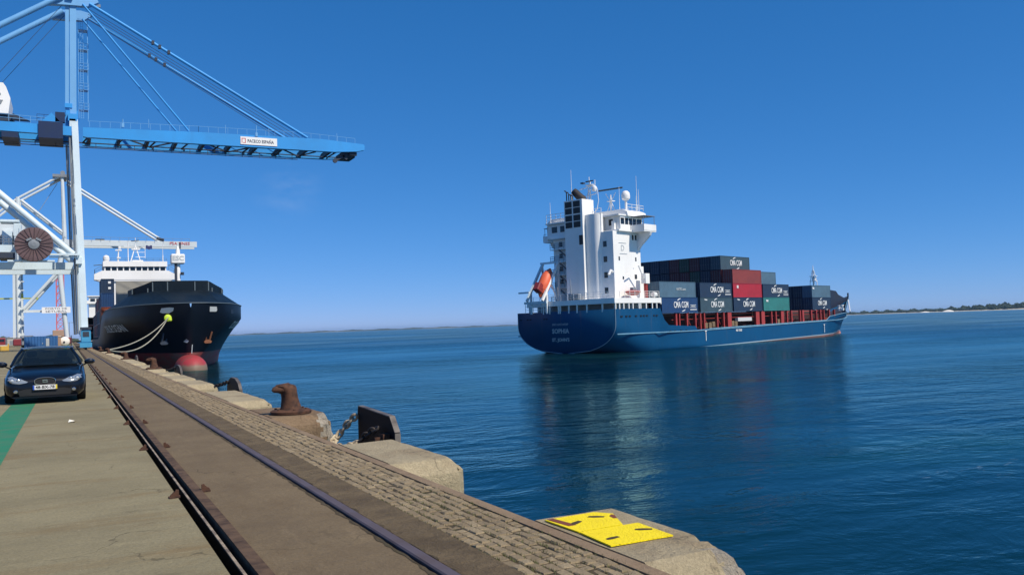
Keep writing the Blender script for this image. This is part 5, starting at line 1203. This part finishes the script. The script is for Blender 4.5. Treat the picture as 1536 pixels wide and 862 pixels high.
# ================================================================== far white crane
C2=empty('harbour_crane',(2,345,0),0,'smaller looking distant all white ship to shore crane behind the blue one','crane'); O2=(2,345,0)
def b2(mb,name,mat,smooth=False): return mb.build(name,mat,C2,smooth)
CW2=paint('crane_far_white',(.62,.68,.70),(.45,.50,.52),.15,.5,amt=.4)
for yy in (337,353):
    g=MB(O2); g.tube([(-1.4,yy,2.6),(-3.6,yy,27.5),(-2.0,yy,36)],[.75,.85,.75],10); b2(g,'leg',CW2,True)
    g=MB(O2); g.tube([(-15.9,yy,3),(-16.2,yy,36)],.8,10); b2(g,'leg',CW2,True)
    g=MB(O2); g.tube([(-2.4,yy,27.6),(-15.0,yy,12.2)],.6,8); b2(g,'brace',CW2,True)
g=MB(O2); g.beam((-16.5,337,27.8),(-2.5,337,27.8),1.2,1.6); g.beam((-16.5,353,27.8),(-2.5,353,27.8),1.2,1.6); g.beam((-15.5,337,12),(-.4,337,12),.7,.9); b2(g,'portal_beam',CW2)
sg=empty('crane_sign',(-9-2,-9.2,11.2)); sg.parent=C2
MB().box(0,8.8,-.12,0,0,2.1).build('sign_board',flat('sign_white',(.82,.82,.80),.5),sg)
text('sign_lettering','PORTO DE',.95,(4.4,-.14,1.5),(1,0,0),(0,0,1),LETB,sg,.01,fit=6.6); text('sign_lettering','SETUBAL',.95,(4.4,-.14,.55),(1,0,0),(0,0,1),LETB,sg,.01,fit=6.6)
for x in (-16,-1.4):
    b2(MB(O2).box(x-1.6,x+1.6,334,341,.3,2.6,.3),'bogie',paint('bogie_red',(.22,.03,.04),(.12,.03,.03))); b2(MB(O2).box(x-1.2,x+1.2,349,356,.3,2.6,.3),'bogie',MC['bogie_red'])
for yy in (341,349):
    g=MB(O2); g.beam((-24,yy,36.4),(42.6,yy,36.2),1.0,2.1); b2(g,'boom_girder',CW2)
    g=MB(O2); g.tube([(-1.8,yy,36),(-2.4,yy,60)],[.8,.55],8); b2(g,'mast',CW2)
    g=MB(O2); g.tube([(-1.0,yy,58.6),(30.5,yy,37.6)],.42,8); g.tube([(-3.5,yy,59.8),(-16.2,yy,51.6),(-22.5,yy,46)],.42,8); b2(g,'stay',CW2,True)
    g=MB(O2); g.tube([(-16.2,yy,37),(-16.2,yy,52)],.7,8); g.tube([(-15.2,yy,51),(-2.5,yy,40)],.5,8); b2(g,'back_mast',CW2)
g=MB(O2); g.beam((-1,345,57.5),(29,345,37.8),.2,.2); g.beam((-4,345,58),(-12,345,44),.15,.15); b2(g,'hoist_rope',GREYSTEEL)
g=MB(O2); g.box(-5.4,-.2,340,350,59.6,60.6); g.lathe((-2.2,341,61.2),[(.8,-.3),(.8,.3)],10,'Y'); b2(g,'mast_head',GREYSTEEL)
g=MB(O2); g.beam((28.5,341,38.4),(31,341,37.6),1.2,1.0); b2(g,'stay_joint',DARKSTEEL)
text('boom_lettering','PSA SINES',1.5,(36.5-2,-4.6,36.4),(1,0,0),(0,0,1),LETR,C2,.01,fit=7.0)
g=MB(O2); g.box(-24,-14,339,351,38,43.5); g.box(-20.5,-17.5,337,339,36,40); b2(g,'machinery_house',CW2)
g=MB(O2); g.box(-22,-12,338,352,30.5,35.2); g.box(-13,-8,340,350,33,35); b2(g,'trolley',DARKSTEEL)
g=MB(O2); rails(g,[(-2,340,37.3),(40,340,37.1)],1.1,1,.06,3); g.box(8,11,340.5,341.5,37.3,37.8); b2(g,'boom_railing',GREYSTEEL)
g=MB(O2)
for k in range(8): g.box(-15.2,-14.2,334.5,336,4+3*k,4.3+3*k)
g.box(-17.6,-16.8,335,336,3,27); b2(g,'stair_tower',CW2)
t=empty('container_spreader',(-16.5,345,16.6),0,'yellow green container spreader hanging on ropes under the far white crane','spreader')
YG=flat('spreader_yellow',(.45,.50,.10),.6)
MB().box(-6.1,6.1,-.9,.9,0,.45).build('spreader_beam',YG,t); g=MB()
for s_ in (-1,1): g.box(s_*5.9-.25,s_*5.9+.25,-1.2,1.2,-.3,.5)
g.build('spreader_end',YG,t); MB().box(-1.6,1.6,-1,1,.5,1.9,.1).build('headblock',YG,t); g=MB()
for x in (-1.3,1.3): g.tube([(x,0,1.9),(x*.6,0,17)],.07,4)
g.build('spreader_rope',DARKSTEEL,t)

# red lattice tower
t=empty('lattice_tower',(-4.2,420,0),0,'red and white lattice tower on a beige block between the crane legs','tower')
RL=paint('lattice_red',(.62,.13,.15),(.48,.15,.16),.3,.6,amt=.5)
g=MB()
for k in range(9):
    z=6.2+3.1*k; a=1.45
    for sx in (-1,1):
        for sy in (-1,1): g.beam((sx*a,sy*a,z),(sx*a,sy*a,z+3.1),.42,.42)
    g.beam((-a,-a,z),(a,-a,z+3.1),.24,.24); g.beam((a,-a,z),(-a,-a,z+3.1),.2,.2); g.beam((-a,a,z),(a,a,z+3.1),.24,.24); g.beam((-a,-a,z),(a,-a,z),.22,.22); g.beam((a,-a,z),(a,a,z+3.1),.24,.24); g.beam((-a,-a,z),(-a,a,z+3.1),.24,.24)
g.build('tower_lattice',RL,t)
g=MB(); g.box(-3.0,3.0,-3,3,3.3,6.2,.2); g.box(-2.2,2.2,-2.2,2.2,0,3.3); g.build('tower_base',paint('beige_render',(.42,.28,.20),(.30,.22,.17)),t)
# blue storage container, office box and tank
t=empty('storage_container',(-5.6,203,0),R(0),'blue corrugated storage container standing on the quay behind the car','container')
BC=paint('bright_blue_paint',(.035,.13,.34),(.03,.10,.24),.5,.5)
g=MB(); corr(g,-3.05,3.05,-1.2,.1,2.5,1,.09,.55); corr(g,-3.05,3.05,1.2,.1,2.5,-1,.09,.55); g.box(-3.08,3.08,-1.22,1.22,2.5,2.6); g.box(3.0,3.06,-1.2,1.2,.05,2.5); g.box(-3.06,-3.0,-1.2,1.2,.05,2.5); g.build('corrugated_body',BC,t)
g=MB(); g.box(.9,1.5,-1.32,-1.28,.2,2.1); g.box(.2,.35,-1.36,-1.3,1.0,1.2); g.build('door',paint('pale_door',(.45,.50,.52)),t)
t=empty('site_cabin',(-2.9,206,0),0,'pale beige site cabin between the blue container and the white tank','cabin')
MB().box(-.6,.9,-1.2,1.2,.1,2.4,.05).build('cabin_wall',paint('beige_render',(.42,.28,.20)),t); MB().box(-.7,1.0,-1.3,1.3,2.4,2.5).build('roof',WHITE,t)
t=empty('storage_tank',(-1.3,208,0),0,'round white horizontal tank with dark surround beside the rails','tank')
g=MB(); g.lathe((0,-1.5,1.35),[(.2,-.25),(.7,-.15),(.98,.1),(1.02,.4),(1.02,3.4),(.6,3.6)],20,'Y'); g.build('tank_shell',WHITE,t,True)
g=MB(); g.box(-1.2,1.2,-1.2,2,.05,.35); g.box(1.15,1.35,-.5,2,.05,2.6); g.lathe((-.1,-1.78,1.2),[(.22,0),(.22,.1)],10,'Y'); g.build('tank_cradle',DARKSTEEL,t)
# yellow barrier, block, lamp posts, sheds, tree line
t=empty('barrier_block',(-11.3,180,0),0,'orange yellow traffic barrier at the left edge of the quay','barrier')
g=MB(); g.prism([(-.3,0),(.3,0),(.2,.9),(-.2,.9)],-1.2,1.2,'X'); g.beam((-1.1,0,0),(-1.1,0,1.3),.2,.2); g.beam((1.1,0,0),(1.1,0,1.3),.2,.2); g.build('barrier_body',flat('barrier_yellow',(.60,.36,.05),.6),t)
t=empty('road_block',(-14.3,225,0),0,'low pale concrete road block with a red band far left','road block')
MB().prism([(-1.5,0),(1.5,0),(1.3,1.0),(-1.3,1.0)],-.4,.4,'Y').build('block_body',flat('block_white',(.6,.58,.52)),t); MB().box(-1.2,1.2,-.43,-.41,.35,.7).build('red_band',LETR,t)
def truck(x,y,label,c):
    t=empty('parked_truck',(x,y,0),0,label,'truck','vehicles far down the quay')
    MB().box(-1.2,1.2,-2,0,.6,3.0,.2).build('cab',c,t); MB().box(-1.2,1.2,.4,8,1.0,3.2).build('cargo_box',GREYSTEEL,t); MB().box(-1.0,1.0,-2.03,-2.0,1.8,2.6).build('windscreen',GLASSD,t); g=MB()
    for yy in (-1.2,4,5.4,6.8):
        for s_ in (-1.05,1.05): g.lathe((s_,yy,.5),[(.5,-.15),(.5,.15)],12,'X')
    g.build('wheels',BLACKR,t)
truck(-27,300,'dark parked truck farthest left under the tree line',paint('truck_dark',(.05,.07,.10)))
truck(-19.5,310,'red parked truck beside the landside legs of the far crane',paint('truck_red',(.25,.03,.04)))
truck(-10.6,262,'grey parked truck just left of the blue storage container',GREYSTEEL)
def shed(x,y,w_,d_,h,label,c):
    t=empty('warehouse',(x,y,0),0,label,'warehouse','low sheds behind the quay')
    MB().box(-w_/2,w_/2,0,d_,0,h).build('wall',c,t); MB().prism([(-w_/2-.5,h),(w_/2+.5,h),(0,h+w_*.05)],-.5,d_+.5,'Y').build('roof',paint('roof_pale',(.60,.60,.58)),t)
    g=MB(); k=-w_/2+2
    while k<w_/2-2: g.box(k,k+2.5,-.06,-.01,.2,h*.6); k+=7
    g.build('shed_door',GREYSTEEL,t)
shed(-70,620,44,30,5.0,'long pale roofed shed at the far left under the trees',paint('shed_wall',(.45,.44,.40)))
shed(-26,560,14,20,4.2,'small pale shed right of the long one behind the crane legs',paint('shed_wall',(.45,.44,.40)))
def lamp(x,y,h,label):
    t=empty('lamp_post',(x,y,0),0,label,'lamp post','lamp posts far down the quay')
    MB().tube([(0,0,0),(0,0,h)],[.22,.12],6).build('post',GREYSTEEL,t); g=MB(); g.tube([(-1.6,0,h),(1.6,0,h)],.1,5); g.box(-2,-1.0,-.25,.25,h-.2,h+.05); g.box(1.0,2,-.25,.25,h-.2,h+.05); g.build('lamp_head',GREYSTEEL,t)
lamp(-42,500,13,'tall thin lamp post at the far left edge'); lamp(-24,520,11,'thin lamp post between the landside crane leg and the blue container')
lamp(-1.0,560,12,'thin lamp post seen between the tower and the crane leg')
tree=paint('tree_line_foliage',(.04,.06,.03),(.07,.09,.045),.05,.9,streak=False,amt=.8)
canopy('tree_line',tree,-9,-.2,.12,lambda a:760,-.4,lambda a:6+2*math.sin(a*5),'low dark tree line beyond the sheds at the end of the quay',11,rows=3)

# ================================================================== CAR
CAR=empty('parked_car',(-.58,23.75,0),0,'glossy black hatchback parked facing the camera over the green line','car')
m,nt,p,oc=base('car_black_paint',.30,0,.3); p.inputs['Base Color'].default_value=(.003,.005,.010,1); p.inputs['Coat Weight'].default_value=.35; p.inputs['Coat Roughness'].default_value=.03; CARP=m
PLA=flat('car_trim_plastic',(.012,.012,.013),.55); CHR=flat('chrome',(.65,.67,.68),.12,1.0)
m,nt,p,oc=base('car_glass',.02,0,.5); p.inputs['Base Color'].default_value=(.010,.016,.020,1)
tr=node(nt,'ShaderNodeBsdfTransparent'); tr.inputs[0].default_value=(.30,.36,.36,1); mx=node(nt,'ShaderNodeMixShader'); mx.inputs[0].default_value=.42
nt.links.new(p.outputs[0],mx.inputs[1]); nt.links.new(tr.outputs[0],mx.inputs[2]); nt.links.new(mx.outputs[0],nt.nodes['Material Output'].inputs[0]); CGL=m
# lower body: rings along y (front bumper at y=0)
def ringc(y,w_,zb,zs,zt,bulge=0.0,flt=.0):
    """half profile from bottom centre out to the shoulder and in to the centreline"""
    pts=[(0,zb),(w_*.55,zb),(w_*.86,zb+.01),(w_*.965,zb+.10),(w_*.995,(zb+zs)/2),(w_,zs-.10),(w_*.985,zs-.02),(w_*.93,zs+(zt-zs)*.35),(w_*.80,zs+(zt-zs)*.70),(w_*.55,zs+(zt-zs)*.93),(w_*.25,zt),(0,zt+.005)]
    return [(x,y,z) for x,z in pts]+[(-x,y,z) for x,z in pts[-2:0:-1]]
B=[(0.0,.60,.24,.50,.56),(.03,.70,.20,.54,.62),(.10,.80,.18,.58,.68),(.22,.855,.17,.62,.735),(.40,.875,.17,.66,.79),(.60,.885,.17,.69,.83),(.85,.89,.17,.72,.875),(1.10,.888,.17,.76,.925),(1.30,.886,.17,.80,.955),(1.6,.884,.17,.84,.975),(2.4,.882,.17,.87,.985),(3.3,.88,.17,.90,.99),(3.9,.86,.2,.92,1.0),(4.2,.80,.25,.88,.98),(4.3,.70,.3,.80,.9)]
g=MB(); g.loft([ringc(*b) for b in B],True,True); body=g.build('body',CARP,CAR,True)
from mathutils.bvhtree import BVHTree
BVT=BVHTree.FromPolygons([v.co.copy() for v in body.data.vertices],[tuple(p_.vertices) for p_ in body.data.polygons])
def nose(x,z):
    h=BVT.ray_cast(Vector((x,-2,z)),Vector((0,1,0)))[0]
    return h.y if h else .3
# greenhouse
def roofring(y,wb,zb,wt,zt):
    return [(wb,y,zb),(wb*.97,y,zb+(zt-zb)*.35),((wb+wt)/2*.99,y,zb+(zt-zb)*.7),(wt,y,zt-.05),(wt*.9,y,zt-.012),(wt*.5,y,zt+.005),(0,y,zt+.01),(-wt*.5,y,zt+.005),(-wt*.9,y,zt-.012),(-wt,y,zt-.05),(-(wb+wt)/2*.99,y,zb+(zt-zb)*.7),(-wb*.97,y,zb+(zt-zb)*.35),(-wb,y,zb)]
g=MB(); R1=[roofring(1.95,.60,1.37,.575,1.405),roofring(2.15,.61,1.38,.585,1.43),roofring(2.6,.62,1.39,.59,1.452),(roofring(3.2,.61,1.38,.58,1.44)),roofring(3.7,.58,1.33,.55,1.39)]
g.loft([[p for p in r_[3:10]] for r_ in R1]); g.build('roof',CARP,CAR,True)
ws=[(-.755,1.18,.955),(-.40,1.03,.965),(0,.98,.968),(.40,1.03,.965),(.755,1.18,.955)]; wt=[(-.565,1.98,1.368),(-.3,1.95,1.402),(0,1.94,1.412),(.3,1.95,1.402),(.565,1.98,1.368)]
mid=[((a[0]+b[0])/2*1.02,(a[1]+b[1])/2-.03,(a[2]+b[2])/2+.02) for a,b in zip(ws,wt)]
MB().loft([ws,mid,wt]).build('windscreen',CGL,CAR,True)
for s_ in (-1,1):
    g=MB(); g.add([(s_*.80,1.32,.96),(s_*.85,2.2,1.0),(s_*.85,3.3,1.03),(s_*.60,3.4,1.36),(s_*.60,2.1,1.385),(s_*.59,2.05,1.37)],[(0,1,4,5),(1,2,3,4)]); g.build('side_window',CGL,CAR)
    g=MB(); g.tube([(s_*.78,1.20,.95),(s_*.69,1.60,1.19),(s_*.575,2.0,1.385)],.035,8); g.tube([(s_*.575,2.0,1.385),(s_*.60,2.6,1.41),(s_*.58,3.3,1.385),(s_*.62,3.7,1.25),(s_*.78,4.05,.98)],.035,8); g.build('pillar',CARP,CAR,True)
    # mirror
    mr=empty('wing_mirror',(s_*.90,1.42,.98)); mr.parent=CAR
    g=MB(); g.lathe((s_*.10,0,.02),[(.02,-.09),(.075,-.07),(.10,-.01),(.105,.04),(.09,.07)],14,'Y'); 
    for v in g.v: v.x=s_*.10+(v.x-s_*.10)*1.25; v.z=.02+(v.z-.02)*.78
    g.build('mirror_shell',CARP,mr,True); MB().tube([(-s_*.10,.02,-.10),(s_*.02,0,-.03)],.022,6).build('mirror_stalk',PLA,mr)
    # headlight
    hl=empty('headlight',(s_*.62,.22,.62)); hl.parent=CAR
    out=[(-.20,-.075),(-.05,-.10),(.10,-.075),(.20,.0),(.21,.075),(.10,.095),(-.08,.03),(-.24,-.05)]
    P=[]
    def onb(u,v):
        x=.60+u; return (s_*x-s_*.62, nose(s_*min(x,.84),.62+v)-.22-.012, v)
    RG=[[ (lambda q:(q[0],q[1]-(.0 if f==1 else .012),q[2]))(onb(u*f+.01*(1-f),v*f)) for u,v in out] for f in (1,.75,.5,.25,.02)]
    g=MB(); g.loft([[(x,y+.08,z) for x,y,z in RG[0]]]+RG,True,False); g.build('lamp_glass',flat('headlamp_glass',(.28,.32,.36),.12,.3),hl,True)
    for (u,r_) in ((.10,.062),(-.04,.05)):
        c=onb(u,.0); c=(c[0],c[1]-.016,c[2]); g=MB(); g.lathe((c[0],c[1]-.012,c[2]),[(r_,.01),(r_,-.004),(r_*.8,-.006),(r_*.75,.006)],16,'Y'); g.build('reflector',CHR,hl)
        g=MB(); g.lathe((c[0],c[1]-.016,c[2]),[(r_*.62,.01),(r_*.5,-.012),(r_*.2,-.02)],14,'Y'); g.build('lens',flat('headlamp_lens',(.55,.60,.66),.08,.2),hl)
    # fog light
    g=MB(); g.lathe((s_*.62,nose(s_*.62,.33)-.01,.33),[(.048,.06),(.048,.0),(.036,-.01)],14,'Y'); g.build('fog_light',CHR,CAR)
    for yy in (.86,3.44):
        wh=empty('wheel',(s_*.79,yy,.315)); wh.parent=CAR
        MB().lathe((0,0,0),[(.22,-.10),(.30,-.10),(.315,-.06),(.315,.06),(.30,.10),(.22,.10)],24,'X').build('tyre',BLACKR,wh,True)
        MB().lathe((s_*.02,0,0),[(.21,-.08),(.21,.07),(.05,.075)],16,'X').build('rim',flat('alloy',(.35,.36,.37),.3,.8),wh)
        
g=MB()
for s_ in (-1,1):
    for yy in (.86,3.44): g.prism([(yy+.36*math.cos(a),.315+.36*math.sin(a)) for a in [math.pi*k/12-.1 for k in range(13)]],s_*.893-.004,s_*.893+.004,'X')
g.build('wheel_arch',PLA,CAR)
# grille with chrome surround and emblem
gl=empty('grille',(0,nose(0,.53)-.03,.575)); gl.parent=CAR
oval=lambda a,b,n=24:[(a*math.copysign(abs(math.cos(t))**.8,math.cos(t)),b*math.copysign(abs(math.sin(t))**.8,math.sin(t))-(.018 if math.sin(t)<0 else 0)*abs(math.cos(t))) for t in [2*math.pi*k/n for k in range(n)]]
MB().prism(oval(.215,.085),0,.10,'Y').build('grille_mesh',PLA,gl)
g=MB(); pts=[(x,-.008,z) for x,z in oval(.225,.093)]; g.tube(pts+pts[:2],.011,6,False); g.build('chrome_surround',CHR,gl)
g=MB(); g.prism([(-.055,.035),(.055,.035),(.055,.012),(-.02,.012),(-.055,-.002)],-.014,-.004,'Y'); g.prism([(.055,-.035),(-.055,-.035),(-.055,-.015),(.02,-.013),(.055,.002)],-.014,-.004,'Y'); g.build('emblem',CHR,gl)
g=MB(); out=[(-.54,.21),(-.25,.21),(0,.21),(.25,.21),(.54,.21),(.58,.34),(.42,.385),(.2,.39),(0,.39),(-.2,.39),(-.42,.385),(-.58,.34)]
F=[(x,nose(x,max(z,.26))-.008,z) for x,z in out]; g.add(F+[(x,y+.06,z) for x,y,z in F],[tuple(range(12))]+[(i,(i+1)%12,12+(i+1)%12,12+i) for i in range(12)]); g.build('lower_intake',PLA,CAR)
for s_ in (-1,1):
    out=[(.53,.27),(.74,.27),(.76,.38),(.56,.40)]; F=[(s_*x,nose(s_*x,z)-.006,z) for x,z in out]; MB().add(F+[(x,y+.05,z) for x,y,z in F],[tuple(range(4))]+[(i,(i+1)%4,4+(i+1)%4,4+i) for i in range(4)]).build('side_intake',PLA,CAR)
g=MB(); g.prism([(-.66,.155),(.66,.155),(.72,.20),(-.72,.20)],-.02,.35,'Y'); g.build('front_splitter',CARP,CAR)
pl=empty('number_plate',(0,-.05,.42)); pl.parent=CAR
MB().box(-.26,.26,-.012,.03,-.056,.056).build('plate_board',flat('plate_white',(.70,.71,.70),.4),pl); MB().box(-.26,-.225,-.015,-.0121,-.055,.055).build('plate_band',flat('plate_blue',(.02,.08,.45),.4),pl)
MB().box(.225,.26,-.015,-.0121,-.055,.055).build('plate_year_band',flat('plate_yellow',(.7,.55,.05),.4),pl)
text('plate_lettering','48-BX-78',.10,(0,-.014,0),(1,0,0),(0,0,1),SHADE_INK,pl,.001,fit=.41,bold=.002)
# interior
g=MB()
for s_ in (-.36,.36): g.box(s_-.22,s_+.22,2.25,2.42,.55,1.14,.06); g.box(s_-.12,s_+.12,2.32,2.42,1.16,1.33,.04)
g.box(-.6,.6,3.2,3.35,.6,1.08,.05); g.build('seat',flat('seat_dark',(.02,.02,.022),.9),CAR)
MB().box(-.72,.72,1.25,1.55,.85,.965,.04).build('dashboard',PLA,CAR)
g=MB(); pts=[(.36+.18*math.cos(a),1.75-.08*math.sin(a),1.0+.16*math.sin(a)) for a in [2*math.pi*k/16 for k in range(17)]]; g.tube(pts,.014,5); g.build('steering_wheel',PLA,CAR)
MB().add([(-.55,3.72,1.33),(.55,3.72,1.33),(.68,4.1,1.02),(-.68,4.1,1.02)],[(0,1,2,3)]).build('rear_window',CGL,CAR)
MB().box(-.11,.11,1.93,1.96,1.29,1.345,.01).build('rear_view_mirror',PLA,CAR)
MB().box(-.69,-.61,1.34,1.345,1.0,1.06).build('windscreen_sticker',LETG,CAR)

CAR.scale=(1,1,.94)
# ------------------------------------------------------------------ haze in the air
hz=MB(); hz.box(-16000,24000,-2500,23500,-6.0,66.0)
ho=hz.build('haze',bpy.data.materials.new('haze_air')); tag(ho,kind='stuff'); hm=ho.data.materials[0]; hm.use_nodes=True; nt=hm.node_tree
nt.nodes.remove(nt.nodes['Principled BSDF']); pv=nt.nodes.new('ShaderNodeVolumePrincipled'); pv.inputs['Color'].default_value=(.42,.70,1,1); pv.inputs['Density'].default_value=3.5e-5; pv.inputs['Anisotropy'].default_value=.2
nt.links.new(pv.outputs[0],nt.nodes['Material Output'].inputs['Volume'])
